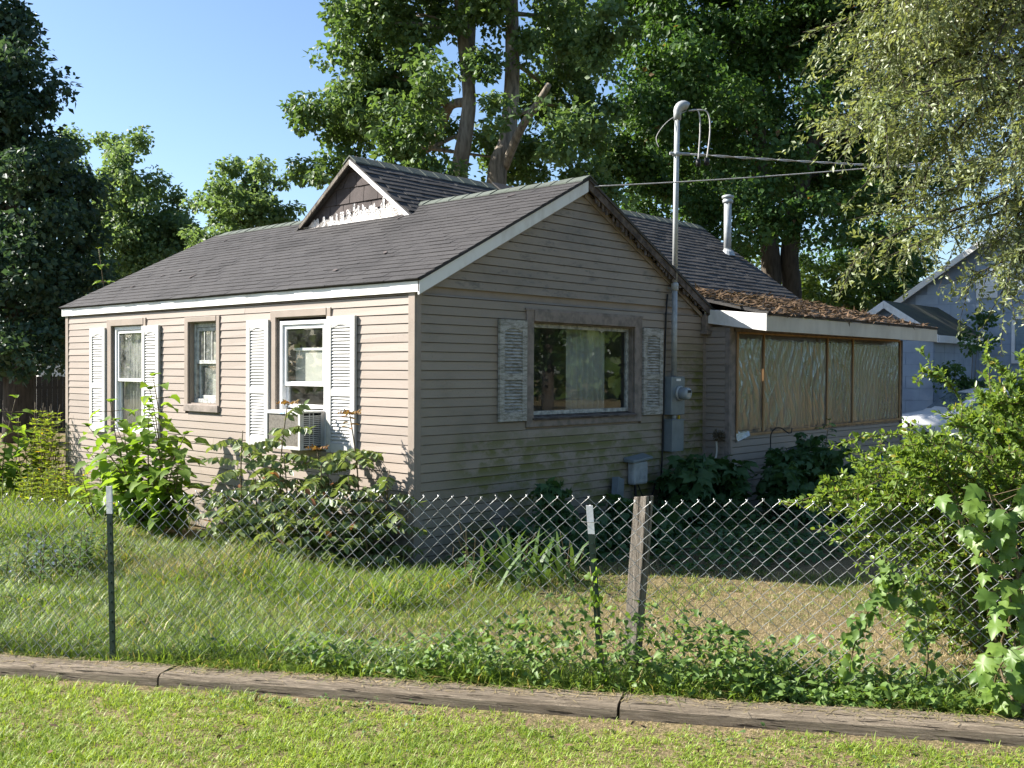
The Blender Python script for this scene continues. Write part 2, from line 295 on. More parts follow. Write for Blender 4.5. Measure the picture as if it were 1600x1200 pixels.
# ------------------------------------------------------------------ mesh helpers
def smooth(o):
    for p in o.data.polygons: p.use_smooth = True
    return o
class MB:
    def __init__(s): s.v = []; s.f = []
    def quad(s, a, b, c, d):
        i = len(s.v); s.v += [tuple(a), tuple(b), tuple(c), tuple(d)]; s.f.append((i, i+1, i+2, i+3)); return s
    def poly(s, pts):
        i = len(s.v); s.v += [tuple(p) for p in pts]; s.f.append(tuple(range(i, i+len(pts)))); return s
    def hexa(s, p):   # 8 points: bottom 0-3, top 4-7
        i = len(s.v); s.v += [tuple(q) for q in p]
        for f in ((0, 3, 2, 1), (4, 5, 6, 7), (0, 1, 5, 4), (1, 2, 6, 5), (2, 3, 7, 6), (3, 0, 4, 7)): s.f.append(tuple(i+k for k in f))
        return s
    def box(s, x0, x1, y0, y1, z0, z1, mp=None):
        p = [(x0, y0, z0), (x1, y0, z0), (x1, y1, z0), (x0, y1, z0), (x0, y0, z1), (x1, y0, z1), (x1, y1, z1), (x0, y1, z1)]
        return s.hexa([mp(*q) for q in p] if mp else p)
    def tube(s, pts, rad, n=8, cap=True):
        pts = [Vector(p) for p in pts]
        if not hasattr(rad, '__len__'): rad = [rad]*len(pts)
        base = len(s.v); ref = None
        for i, p in enumerate(pts):
            d = (pts[min(i+1, len(pts)-1)] - pts[max(i-1, 0)])
            if d.length < 1e-9: d = Vector((0, 0, 1))
            d.normalize()
            if ref is None: ref = Vector((1, 0, 0)) if abs(d.x) < 0.8 else Vector((0, 1, 0))
            a = d.cross(ref).normalized(); ref = a.cross(d).normalized(); b = ref
            for k in range(n):
                t = 2*math.pi*k/n; q = p + (a*math.cos(t) + b*math.sin(t))*rad[i]; s.v.append(tuple(q))
        for i in range(len(pts)-1):
            for k in range(n):
                k2 = (k+1) % n
                s.f.append((base+i*n+k, base+i*n+k2, base+(i+1)*n+k2, base+(i+1)*n+k))
        if cap:
            s.f.append(tuple(base+k for k in range(n-1, -1, -1))); s.f.append(tuple(base+(len(pts)-1)*n+k for k in range(n)))
        return s
    def lathe(s, c, prof, n=20, axis='Z'):
        base = len(s.v); c = Vector(c)
        for (r, h) in prof:
            for k in range(n):
                t = 2*math.pi*k/n; a, b = r*math.cos(t), r*math.sin(t)
                q = {'Z': (a, b, h), 'Y': (a, h, b), 'X': (h, a, b)}[axis]; s.v.append(tuple(c+Vector(q)))
        for i in range(len(prof)-1):
            for k in range(n):
                k2 = (k+1) % n; s.f.append((base+i*n+k, base+i*n+k2, base+(i+1)*n+k2, base+(i+1)*n+k))
        s.f.append(tuple(base+k for k in range(n-1, -1, -1))); s.f.append(tuple(base+(len(prof)-1)*n+k for k in range(n)))
        return s
    def mesh(s, name):
        me = bpy.data.meshes.new(name); me.from_pydata(s.v, [], s.f); me.update()
        bm = bmesh.new(); bm.from_mesh(me); bmesh.ops.recalc_face_normals(bm, faces=bm.faces); bm.to_mesh(me); bm.free()
        return me
    def build(s, name, mat, parent=None, bevel=0.0, sm=False):
        me = s.mesh(name); me.materials.append(mat)
        o = bpy.data.objects.new(name, me); COL.objects.link(o)
        if parent is not None: o.parent = parent
        if bevel:
            md = o.modifiers.new('bevel', 'BEVEL'); md.width = bevel; md.segments = 2; md.limit_method = 'ANGLE'
        if sm: smooth(o)
        return o
def tag(o, label, cat, group=None):
    o['label'] = label; o['category'] = cat
    if group: o['group'] = group
    return o
def kind(o, k): o['kind'] = k; return o
def empty(name, loc=(0, 0, 0)):
    o = bpy.data.objects.new(name, None); COL.objects.link(o); o.location = loc; o.empty_display_size = 0.1; return o
def put(me, name, mat, parent, mw):
    o = bpy.data.objects.new(name, me); COL.objects.link(o)
    if parent is not None: o.parent = parent
    o.matrix_basis = mw; return o
# parents that are Empties stay at the world origin offset: parts are built in world space, so correct for it
def settle(root):
    inv = Matrix.Translation(root.location).inverted()
    for c in root.children: c.matrix_basis = inv @ c.matrix_basis

def bulk(name, tmpl, pos, tdir, ndir, sx, sy, sz=None, mat=None, parent=None):
    """many small pieces (leaves, blades) as one mesh"""
    tv = np.array(tmpl[0], float); tf = tmpl[1]; n = len(pos); k = len(tv)
    t = tdir/np.maximum(np.linalg.norm(tdir, axis=1, keepdims=True), 1e-9)
    b = np.cross(t, ndir); b /= np.maximum(np.linalg.norm(b, axis=1, keepdims=True), 1e-9); nn = np.cross(b, t)
    sx = np.broadcast_to(sx, (n,)); sy = np.broadcast_to(sy, (n,)); sz = sx if sz is None else np.broadcast_to(sz, (n,))
    co = (pos[:, None, :] + tv[None, :, 0, None]*sx[:, None, None]*b[:, None, :] + tv[None, :, 1, None]*sy[:, None, None]*t[:, None, :] + tv[None, :, 2, None]*sz[:, None, None]*nn[:, None, :])
    me = bpy.data.meshes.new(name)
    me.vertices.add(n*k); me.vertices.foreach_set('co', co.astype(np.float32).ravel())
    flat = np.concatenate([np.array(f) for f in tf]); tot = np.array([len(f) for f in tf])
    loops = (flat[None, :] + (np.arange(n)*k)[:, None]).ravel().astype(np.int32)
    totals = np.tile(tot, n).astype(np.int32); starts = np.concatenate([[0], np.cumsum(totals)[:-1]]).astype(np.int32)
    me.loops.add(len(loops)); me.loops.foreach_set('vertex_index', loops)
    me.polygons.add(len(totals)); me.polygons.foreach_set('loop_start', starts); me.polygons.foreach_set('loop_total', totals)
    me.update(calc_edges=True); me.materials.append(mat)
    o = bpy.data.objects.new(name, me); COL.objects.link(o)
    if parent is not None: o.parent = parent
    return o
RHOMB = ([(0, 0, 0), (-.36, .42, .10), (0, 1, -.05), (.36, .42, .10)], [(0, 3, 2), (0, 2, 1)])
NARROW = ([(0, 0, 0), (-.5, .5, .12), (0, 1, -.1), (.5, .5, .12)], [(0, 3, 2), (0, 2, 1)])
ELLIP = ([(0, 0, 0), (.30, .25, .06), (.30, .62, .05), (0, 1, -.08), (-.30, .62, .05), (-.30, .25, .06)], [(0, 1, 2, 3), (0, 3, 4, 5)])
HEART = ([(0, .05, 0), (.28, -.07, .06), (.44, .22, .15), (.29, .65, .05), (0, 1, -.26), (-.30, .65, .09), (-.46, .22, .12), (-.28, -.07, .04), (0, .5, -.03)],
         [(0, 1, 2, 8), (8, 2, 3, 4), (0, 8, 6, 7), (8, 4, 5, 6)])
_mo = [(0, 0, 0), (.20, -.06, 0), (.50, .10, -.12), (.36, .26, .02), (.54, .56, -.15), (.30, .52, .03), (.20, .72, 0), (0, 1.0, -.22), (-.20, .72, .03), (-.30, .52, .04), (-.56, .56, -.08), (-.36, .26, .05), (-.52, .10, -.10), (-.20, -.06, 0)]
MAPLE = (_mo + [(0, .36, .05)], [(14, i, (i+1) % 14) for i in range(14)])
BLADE = ([(-.5, 0, 0), (.5, 0, 0), (.36, .55, .22), (-.36, .55, .22), (0, 1, 1.0)], [(0, 1, 2, 3), (3, 2, 4)])
def rdir(n): 
    v = RNG.normal(size=(n, 3)); return v/np.linalg.norm(v, axis=1, keepdims=True)
def clump_leaves(cent, rad, per, squash=0.75, up=0.5, droop=0.35):
    """leaves on the outside of many small clumps: positions, directions, normals"""
    cent = np.repeat(cent, per, axis=0); rad = np.repeat(rad, per)
    d = rdir(len(cent)); r = rad*RNG.random(len(cent))**0.45
    pos = cent + d*r[:, None]*np.array([1, 1, squash])
    nrm = 0.55*d + np.array([0, 0, up]) + 0.65*rdir(len(cent))
    td = 0.6*d*np.array([1, 1, 0.2]) + 0.7*rdir(len(cent)) + np.array([0, 0, -droop])
    return pos, td, nrm

# ------------------------------------------------------------------ terrain
TA = np.array([-4.289, -1.003]); TB = np.array([-1.736, -6.076]); TL = np.linalg.norm(TB-TA); TD = (TB-TA)/TL; TN = np.array([-TD[1], TD[0]])  # TN points to the house
def ties_top(a): return np.interp(a, [-6, 0, 1.1, 3.73, TL, 9], [0.0, .06, .09, .16, .22, .24])
def ground_z(x, y):
    x = np.asarray(x, float); y = np.asarray(y, float)
    a = (x-TA[0])*TD[0] + (y-TA[1])*TD[1]; s = (x-TA[0])*TN[0] + (y-TA[1])*TN[1]
    zt = ties_top(a)
    k = np.clip((s-0.25)/3.2, 0, 1); k = k*k*(3-2*k)
    far = -0.09 + 0.0*x
    zy = (zt-0.03)*(1-k) + far*k
    zl = zt - 0.072 - 0.012*np.clip(-s, 0, 8)
    z = np.where(s > 0.11, zy, zl)
    fade = np.clip((np.hypot(x+2, y+2)-14)/20, 0, 1)
    z = z*(1-fade) + (-0.12)*fade
    z = z + 0.018*np.sin(x*2.3+y*1.1)*np.sin(y*1.9-x*0.7)*(s > 0.3)
    return z
def axis_pts(lo, hi, step):
    near = np.arange(lo, hi+1e-6, step); out = [hi]
    while out[-1] < 420: out.append(out[-1] + max(0.5, (out[-1]-hi)*0.35))
    inn = [lo]
    while inn[-1] > -420: inn.append(inn[-1] - max(0.5, (lo-inn[-1])*0.35))
    return np.array(inn[:0:-1] + list(near) + out[1:])
gx = axis_pts(-9.0, 9.0, 0.12); gy = axis_pts(-9.0, 6.0, 0.12)
GX, GY = np.meshgrid(gx, gy, indexing='ij'); GZ = ground_z(GX, GY)
nx, ny = GX.shape
idx = np.arange(nx*ny).reshape(nx, ny)
fq = np.stack([idx[:-1, :-1], idx[1:, :-1], idx[1:, 1:], idx[:-1, 1:]], -1).reshape(-1, 4)
gm = bpy.data.meshes.new('ground')
gm.from_pydata(np.stack([GX, GY, GZ], -1).reshape(-1, 3).tolist(), [], fq.tolist()); gm.materials.append(M['ground'])
ground = bpy.data.objects.new('ground', gm); COL.objects.link(ground); kind(ground, 'structure'); smooth(ground)
ground['label'] = 'grassy yard and lawn ground'

# ------------------------------------------------------------------ the house
house = empty('house', (0, 0, 0))
tag(house, 'small single-storey house with tan lap siding, white shutters and brown shingle roof', 'house')
W, LEN, EZ, CH, Z0 = 5.27, 7.60, 2.62, 0.0925, 2.60
BASE = -0.12
mpL = lambda s, o, z: (-o, s, z)          # left wall, facing -X
mpG = lambda s, o, z: (s, -o, z)          # gable wall, facing -Y
PY = -0.40
mpP = lambda s, o, z: (s, PY-o, z)        # porch front wall
mpR = lambda s, o, z: (W-o, s, z)         # porch return wall, facing -X
RIDGE_X, RIDGE_Z = 2.58, 4.09
SL = (RIDGE_Z-2.72)/(RIDGE_X+0.12)
def roof_z(x): return RIDGE_Z - SL*abs(x-RIDGE_X)
def wall_with_holes(name, mp, s0, s1, z0, z1, holes, mat, th=0.10):
    ss = sorted({s0, s1, *[h[0] for h in holes], *[h[1] for h in holes]}); zs = sorted({z0, z1, *[h[2] for h in holes], *[h[3] for h in holes]})
    mb = MB()
    for i in range(len(ss)-1):
        for j in range(len(zs)-1):
            cs, cz = (ss[i]+ss[i+1])/2, (zs[j]+zs[j+1])/2
            if any(h[0] < cs < h[1] and h[2] < cz < h[3] for h in holes): continue
            mb.box(ss[i], ss[i+1], -th-.022, -.022, zs[j], zs[j+1], mp)
    return mb.build(name, mat, house)
def course(parent, mp, mat, sa0, sb0, sa1, sb1, z0, z1):
    """one siding board: bottom edge proud of the wall, top edge tucked behind the board above"""
    t = random.uniform(-.0022, .0022)
    f = max(.3, 1-.0095/max(z1-z0, .03)); zc = z0+(z1-z0)*f; ta, tb = sa0+(sa1-sa0)*f, sb0+(sb1-sb0)*f
    p = [(sa0, -.018, z0), (sb0, -.018, z0), (sb0, .016+t, z0), (sa0, .016-t, z0), (ta, -.018, zc), (tb, -.018, zc), (tb, .007, zc), (ta, .007, zc)]
    mb = MB(); mb.hexa([mp(*q) for q in p]); return mb.build('siding_board', mat, parent)
def side(parent, mp, mat, s0, s1, zlo, zhi, blocks, edge=None):
    k = 0
    while True:
        zb = Z0-CH*k
        if zb < zlo-0.05: break
        k += 1
        if zb+0.02 > zhi: continue
        z1 = min(zb+CH+0.002, zhi)
        segs = [(s0, s1)]
        for (b0, b1, c0, c1) in blocks:
            if zb+CH*0.55 > c0 and zb+CH*0.45 < c1:
                nw = []
                for (a, b) in segs:
                    if b0 > a+0.01: nw.append((a, min(b, b0)))
                    if b1 < b-0.01: nw.append((max(a, b1), b))
                segs = [q for q in nw if q[1]-q[0] > 0.02]
        for (a, b) in segs:
            if b-a > 2.2 and random.random() < .55:
                c_ = random.uniform(a+.5, b-.5); course(parent, mp, mat, a, c_-.001, a, c_-.001, max(zb, zlo), z1); course(parent, mp, mat, c_+.001, b, c_+.001, b, max(zb, zlo), z1)
            else: course(parent, mp, mat, a, b, a, b, max(zb, zlo), z1)
# openings
WIN1 = (5.30, 6.20, 0.97, 2.44); WIN2 = (3.53, 4.18, 1.42, 2.44); WIN3 = (1.37, 2.30, 0.98, 2.44); PIC = (1.74, 3.64, 1.34, 2.40)
wl_ = wall_with_holes('wall', mpL, 0.0, LEN, BASE, EZ, [WIN1, WIN2, WIN3], M['trim']); wl_['label'] = 'sunlit long side wall under the eave'
T1 = (5.24, 6.32, 0.92, 2.53); T2 = (3.46, 4.26, 1.34, 2.50); T3 = (1.30, 2.40, 0.93, 2.52)
side(wl_, mpL, M['siding'], 0.075, LEN-0.07, -.11, EZ, [T1, T2, T3])
wg = wall_with_holes('wall', mpG, 0.0, W, BASE, EZ, [PIC], M['trim']); wg['label'] = 'shaded gable end wall stained with green algae'
TP = (1.62, 3.79, 1.235, 2.525)
side(wg, mpG, M['siding_mold'], 0.07, W-0.03, -.11, EZ, [TP])
# gable triangle
mb = MB()
for y0 in (0.0,):
    mb.hexa([(0.0, 0.022, EZ), (W, 0.022, EZ), (W, .10, EZ), (0.0, .10, EZ), (RIDGE_X-.02, 0.022, roof_z(RIDGE_X)-.10), (RIDGE_X+.02, 0.022, roof_z(RIDGE_X)-.10), (RIDGE_X+.02, .10, roof_z(RIDGE_X)-.10), (RIDGE_X-.02, .10, roof_z(RIDGE_X)-.10)])
gt = mb.build('gable_wall', M['trim'], house)
k = -1
while True:
    zb = Z0-CH*k; zt_ = zb+CH+0.002; k -= 1
    def lim(z): return RIDGE_X-(RIDGE_Z-0.085-z)/SL, RIDGE_X+(RIDGE_Z-0.085-z)/SL
    a0, b0 = lim(zb); a1, b1 = lim(zt_)
    if b0-a0 < 0.12: break
    if b1 < a1: a1 = b1 = (a1+b1)/2
    a0 = max(a0, 0.05); a1 = max(a1, 0.05); b0 = min(b0, W-.03); b1 = min(b1, W-.03)
    course(gt, mpG, M['siding_mold'], a0, b0, a1, b1, zb, zt_)
# the board that fills from the last full course up to the eave is cut by the rake on the gable
# back and far walls
MB().box(0.0, W, LEN-.1, LEN, BASE, EZ).build('wall', M['siding'], house)
MB().box(W-.1, W, 0.10, LEN-.1, BASE, EZ).build('wall', M['interior'], house)
mb = MB(); mb.hexa([(0.05, LEN-.1, EZ), (W-.05, LEN-.1, EZ), (W-.05, LEN, EZ), (0.05, LEN, EZ), (RIDGE_X-.02, LEN-.1, RIDGE_Z-.1), (RIDGE_X+.02, LEN-.1, RIDGE_Z-.1), (RIDGE_X+.02, LEN, RIDGE_Z-.1), (RIDGE_X-.02, LEN, RIDGE_Z-.1)]); mb.build('gable_wall', M['siding'], house)
MB().box(0.1, W-.1, .1, LEN-.1, BASE, 0.02).build('floor', M['interior'], house)
MB().box(0.1, W-.1, .1, LEN-.1, 2.50, 2.56).build('ceiling', M['interior'], house)
MB().box(0.1, W-.1, 3.0, 3.08, 0.02, 2.50).build('partition', M['interior'], house)
MB().box(0.1, W-.1, 4.75, 4.83, 0.02, 2.50).build('partition', M['interior'], house)
# corner posts and eave trim
mb = MB(); mb.box(-0.022, 0.0, -0.022, 0.072, BASE, EZ-.002); mb.box(0.0, 0.066, -0.022, 0.0, BASE, EZ-.002)
mb.build('corner_trim', M['trim'], house, 0.003)
MB().box(-0.022, 0.0, LEN-.068, LEN+.02, BASE, EZ-.002).build('corner_trim', M['trim'], house, 0.003)
MB().box(W-.035, W+.0, -0.022, 0.0, BASE, 2.52).build('corner_trim', M['trim'], house, 0.003)
MB().box(-.05, -.024, -0.115, LEN+.08, 2.618, 2.725).build('fascia', M['white'], house, 0.003)['label'] = 'white painted board along the eave'
MB().box(-.024, 0.0, -0.10, LEN+.06, 2.625, 2.640).build('soffit', M['trim'], house)
def rake(x0, x1, y, th, top, hgt, mat, name='rake_board'):
    z0_, z1_ = roof_z(x0), roof_z(x1)
    mb = MB(); mb.hexa([(x0, y-th, z0_-top-hgt), (x1, y-th, z1_-top-hgt), (x1, y, z1_-top-hgt), (x0, y, z0_-top-hgt), (x0, y-th, z0_-top), (x1, y-th, z1_-top), (x1, y, z1_-top), (x0, y, z0_-top)])
    return mb.build(name, mat, house, 0.002)
rake(-.05, RIDGE_X-.002, -.095, .022, 0.030, .135, M['white'])['label'] = 'white board under the left roof edge'
rake(-.0, RIDGE_X-.05, -.018, .012, 0.16, .05, M['trim'], 'rake_trim')
rake(RIDGE_X+.002, W+.06, -.095, .022, 0.030, .10, M['rot_wood'])['label'] = 'bare dark rotting board under the right roof edge'
rake(RIDGE_X+.05, W-.1, -.018, .012, 0.13, .06, M['trim'], 'rake_trim')
# ragged rotten slivers along the right rake
mb = MB()
x = RIDGE_X+.15
while x < W:
    h = random.uniform(.02, .09); wd = random.uniform(.02, .06); zt_ = roof_z(x)-.125
    mb.box(x, x+wd, -.10, -.085, zt_-h, zt_+.03); x += wd+random.uniform(.005, .06)
kind(mb.build('rotten_wood_splinters', M['rot_wood'], house), 'stuff')
mb = MB(); mb.box(W-.10, W+.06, -.09, -.02, 2.40, 2.62); mb.build('eave_return', M['trim_old'], house, .003)
MB().box(W-.12, W+.02, -.12, -.015, 2.36, 2.41).build('eave_return', M['trim_old'], house, .003)

# roof decks
def slab(name, pts, th, mat, parent):
    n = (Vector(pts[1])-Vector(pts[0])).cross(Vector(pts[3])-Vector(pts[0])).normalized()
    if n.z < 0: n = -n
    mb = MB(); mb.hexa([tuple(Vector(p)-n*th) for p in pts] + [tuple(p) for p in pts]); return mb.build(name, mat, parent)
YA, YB = -.13, LEN+.10
XE = -.066
roof_l = slab('roof', [(XE, YA, roof_z(XE)), (RIDGE_X, YA, RIDGE_Z), (RIDGE_X, YB, RIDGE_Z), (XE, YB, roof_z(XE))], .026, M['roof'], house); roof_l['label'] = 'sunlit brown shingle slope of the front wing'
roof_r = slab('roof', [(RIDGE_X+.002, YA, RIDGE_Z), (W+.10, YA, roof_z(W+.10)), (W+.10, YB, roof_z(W+.10)), (RIDGE_X+.002, YB, RIDGE_Z)], .026, M['roof_dark'], house)
def shingle_mesh(wd, ln, th):
    mb = MB(); mb.hexa([(0, 0, .001), (wd, 0, .001), (wd, ln, -.002), (0, ln, -.002), (0, 0, th), (wd, 0, th), (wd, ln, .0015), (0, ln, .0015)]); return mb.mesh('shingle')
def frame_of(o, a, u):
    a = Vector(a).normalized(); u = Vector(u).normalized(); n = a.cross(u).normalized()
    if n.z < 0: n = -n
    return Vector(o), a, u, n
def joined_shingles(name, o, a, u, la, lu, expo, wd, mat, parent, skip=None, th=.009):
    o, a, u, n = frame_of(o, a, u); mb = MB(); r = 0
    while r*expo < lu-.02:
        x = -(r % 2)*wd*0.5 - random.random()*.05
        while x < la:
            x0, x1 = max(x, 0), min(x+wd-.005, la); x += wd
            if x1-x0 < .02: continue
            y0 = r*expo+random.uniform(-.005, .005); y1 = min(y0+expo+.012, lu); t = th*random.uniform(.7, 1.4)
            c = o + a*(x0+x1)/2 + u*(y0)
            if skip and skip(c): continue
            P = lambda q, v, h: tuple(o+a*q+u*v+n*h)
            mb.hexa([P(x0, y0, .001), P(x1, y0, .001), P(x1, y1, -.002), P(x0, y1, -.002), P(x0, y0, t), P(x1, y0, t), P(x1, y1, .002), P(x0, y1, .002)])
        r += 1
    return kind(mb.build(name, mat, parent), 'stuff')
slope_len = math.hypot(RIDGE_X-XE, RIDGE_Z-roof_z(XE))
joined_shingles('shingles', (XE-.02, YB, roof_z(XE-.02)), (0, -1, 0), (1, 0, SL), YB-YA, slope_len, .128, .32, M['roof'], roof_l)
joined_shingles('shingles', (W+.10, YA, roof_z(W+.10)), (0, 1, 0), (-1, 0, SL), 1.6, slope_len-.3, .135, .32, M['roof_dark'], roof_r)
# ragged shingle edge and lifted bits of debris on the slope
mb = MB()
for i in range(9):
    y = random.uniform(.1, 7.2); x = random.uniform(.2, 2.4); z = roof_z(x)+.016; a = random.uniform(0, 6.28); l = random.uniform(.02, .06); h = random.uniform(.006, .012)
    d = Vector((math.cos(a), math.sin(a), 0))*l; d.z = d.x*SL; e = Vector((-math.sin(a), math.cos(a), 0))*.018; e.z = e.x*SL
    c = Vector((x, y, z)); mb.hexa([c-d-e, c+d-e, c+d+e, c-d+e]+[q+Vector((0, 0, h)) for q in (c-d-e, c+d-e, c+d+e, c-d+e)])
kind(mb.build('roof_debris', M['tar_tile'], roof_l), 'stuff')
capm = MB(); capm.hexa([(-.14, 0, -.14*SL+.004), (0, 0, .004), (0, .30, .004), (-.14, .30, -.14*SL+.004), (-.14, 0, -.14*SL+.020), (0, 0, .022), (0, .30, .012), (-.14, .30, -.14*SL+.010)])
capm.hexa([(0, 0, .004), (.14, 0, -.14*SL+.004), (.14, .30, -.14*SL+.004), (0, .30, .004), (0, 0, .022), (.14, 0, -.14*SL+.020), (.14, .30, -.14*SL+.010), (0, .30, .012)])
cap_me = capm.mesh('ridge_cap'); cap_me.materials.append(M['roof_cap'])
y = YA-.01; i = 0
while y < 7.4:
    put(cap_me, 'ridge_cap', None, roof_l, Matrix.Translation((RIDGE_X, y, RIDGE_Z+random.uniform(.002, .007))) @ Matrix.Rotation(random.uniform(-.01, .01), 4, 'Z')); y += .245

# rear block: ridge along X, its gable end rising through the front slope
RX0, RX1, RY, RZ, RS = 2.20, 10.95, 3.65, 4.75, 0.71
BRK_Y, BRK_Z = 1.42, RZ-RS*(RY-1.42)
EAVE_Y, EAVE_Z = -.96, 2.625
PS = (BRK_Z-EAVE_Z)/(BRK_Y-EAVE_Y)
roof_b = slab('roof', [(RX0-.10, BRK_Y, BRK_Z), (RX1, BRK_Y, BRK_Z), (RX1, RY, RZ), (RX0-.10, RY, RZ)], .03, M['roof_dark'], house); roof_b['label'] = 'dark shingle slope of the taller rear block'
slab('roof', [(RX0-.10, RY+.002, RZ), (RX1, RY+.002, RZ), (RX1, 7.3, RZ-RS*(7.3-RY)), (RX0-.10, 7.3, RZ-RS*(7.3-RY))], .03, M['roof_dark'], house)
roof_p = slab('roof', [(W-.02, EAVE_Y, EAVE_Z), (RX1+.28, EAVE_Y, EAVE_Z), (RX1+.02, BRK_Y, BRK_Z-.002), (W-.02, BRK_Y, BRK_Z-.002)], .03, M['roof_dark'], house); roof_p['label'] = 'low porch roof strewn with brown leaf litter'
# individual shingles on the rear slope (the largest in view), the hidden rest joined
EXPO = .128; un = Vector((0, 1, RS)).normalized(); nn_ = Vector((0, -RS, 1)).normalized(); av = Vector((1, 0, 0))
sh_me = shingle_mesh(.325, EXPO+.015, .013); sh_me.materials.append(M['roof_dark'])
rest = MB(); cnt = 0
nrow = int(math.hypot(RY-BRK_Y, RZ-BRK_Z)/EXPO)
for r in range(nrow+1):
    off = (r % 2)*.165 + random.uniform(-.03, .03); x = RX0-.12+off
    while x < RX1-.02:
        yy = BRK_Y+un.y*(r*EXPO-.01); zz = BRK_Z+un.z*(r*EXPO-.01)
        vis_r = x > RIDGE_X+(RIDGE_Z-zz)/SL*.85 + .1 and x > 5.0
        vis_l = x < 5.2 and r >= nrow-8
        hid = not (vis_r or vis_l)
        mw = Matrix((( 1, 0, 0, x), (0, un.y, nn_.y, yy), (0, un.z, nn_.z, zz), (0, 0, 0, 1))) @ Matrix.Rotation(random.uniform(-.012, .012), 4, 'Z') @ Matrix.Translation((0, random.uniform(-.006, .006), random.uniform(0, .004))) @ Matrix.Rotation(random.uniform(-.012, .012), 4, 'Y')
        if x+.325 > RX1: mw = mw @ Matrix.Diagonal(((RX1-x)/.325+.02, 1, 1, 1))
        if not hid and cnt < 300: put(sh_me, 'shingle', None, roof_b, mw); cnt += 1
        else:
            rest.hexa([tuple(mw @ v.co) for v in sh_me.vertices])
        x += .33
kind(rest.build('shingles', M['roof_dark'], roof_b), 'stuff')
joined_shingles('shingles', (W-.02, EAVE_Y-.015, EAVE_Z-.003), (1, 0, 0), (0, 1, PS), RX1+.28-W, math.hypot(BRK_Y-EAVE_Y, BRK_Z-EAVE_Z), .14, .33, M['roof_dark'], roof_p, th=.014)
cap2 = MB(); cap2.hexa([(0, -.14, -.14*RS+.004), (.30, -.14, -.14*RS+.004), (.30, 0, .004), (0, 0, .004), (0, -.14, -.14*RS+.022), (.30, -.14, -.14*RS+.012), (.30, 0, .012), (0, 0, .024)])
cap2.hexa([(0, 0, .004), (.30, 0, .004), (.30, .14, -.14*RS+.004), (0, .14, -.14*RS+.004), (0, 0, .024), (.30, 0, .012), (.30, .14, -.14*RS+.012), (0, .14, -.14*RS+.022)])
cap2_me = cap2.mesh('ridge_cap'); cap2_me.materials.append(M['roof_cap'])
x = RX0-.11
while x < RX1-.2:
    put(cap2_me, 'ridge_cap', None, roof_b, Matrix.Translation((x, RY, RZ+random.uniform(.004, .012)))); x += .26
# lifted dark shingle strip near the middle of that ridge
MB().hexa([(4.9, RY-.30, RZ-.30*RS+.03), (6.6, RY-.28, RZ-.28*RS+.02), (6.6, RY-.02, RZ+.02), (4.9, RY-.02, RZ+.03), (4.9, RY-.31, RZ-.30*RS+.06), (6.6, RY-.29, RZ-.28*RS+.035), (6.6, RY-.02, RZ+.035), (4.9, RY-.02, RZ+.055)]).build('lifted_shingle', M['roof_dark'], roof_b)
# rear block walls
def rz_b(y): return RZ-RS*abs(y-RY)
mb = MB()
hy = 1.30
mb.hexa([(RX0+.02, RY-hy, rz_b(RY-hy)-.06), (RX0+.12, RY-hy, rz_b(RY-hy)-.06), (RX0+.12, RY+hy, rz_b(RY+hy)-.06), (RX0+.02, RY+hy, rz_b(RY+hy)-.06), (RX0+.02, RY-.02, RZ-.06), (RX0+.12, RY-.02, RZ-.06), (RX0+.12, RY+.02, RZ-.06), (RX0+.02, RY+.02, RZ-.06)])
gface = mb.build('gable_wall', M['tar_tile'], house); gface['label'] = 'small dark brown tiled gable face above the front roof'
TH, TW = .215, .30
r = 0; z = 3.72
while z < RZ-.08:
    half_t = (RZ-.05-(z+TH))/RS; half_b = (RZ-.05-z)/RS
    y = -half_b-.0 - (r % 2)*TW*.5
    while y < half_b:
        a, b = max(y+.006, -half_b), min(y+TW-.006, half_b); y += TW
        if b-a < .03: continue
        at_, bt_ = max(a, -max(half_t, 0)), min(b, max(half_t, 0))
        if bt_ < at_: at_ = bt_ = max(min((a+b)/2, max(half_t, .0)), -max(half_t, 0))
        o1, o2 = random.uniform(.012, .022), random.uniform(.003, .006)
        MB().hexa([(RX0+.018, RY+a, z+.006), (RX0+.018, RY+b, z+.006), (RX0-o1+.018, RY+b, z+.006), (RX0-o1+.018, RY+a, z+.006), (RX0+.018, RY+at_, z+TH), (RX0+.018, RY+bt_, z+TH), (RX0-o2+.018, RY+bt_, z+TH), (RX0-o2+.018, RY+at_, z+TH)]).build('tile', M['tar_tile'], gface)
    z += TH; r += 1
# white roof coating brushed up the base of that face
zb_ = roof_z(RX0); rs_ = np.random.default_rng(5); ny_, nz_ = 150, 22
yy_ = np.linspace(RY-1.08, RY+1.30, ny_); top_ = .11+.04*np.sin(yy_*4.1)+.03*np.sin(yy_*11)+.16*np.clip(1-np.abs(yy_-(RY-.80))/.22, 0, 1)
spk_ = np.repeat(rs_.uniform(-.05, .09, ny_//3+1), 3)[:ny_]; top_ = np.minimum(top_+spk_, np.maximum(RZ-RS*np.abs(yy_-RY)-.12-zb_, .01))
mb = MB(); dn = rs_.random((ny_, nz_+1))
for i in range(ny_-1):
    for j in range(nz_):
        t0, t1 = j/nz_, (j+1)/nz_
        if t0 > .55 and rs_.random() < .35*(t0-.4): continue
        o0 = lambda ii, jj: .022+.014*dn[ii, jj]+.05*max(0, 1-jj/3)
        P4 = [(RX0-o0(i, j), yy_[i], zb_-.03+(top_[i]+.03)*t0), (RX0-o0(i+1, j), yy_[i+1], zb_-.03+(top_[i+1]+.03)*t0), (RX0-o0(i+1, j+1), yy_[i+1], zb_-.03+(top_[i+1]+.03)*t1), (RX0-o0(i, j+1), yy_[i], zb_-.03+(top_[i]+.03)*t1)]
        mb.quad(*P4)
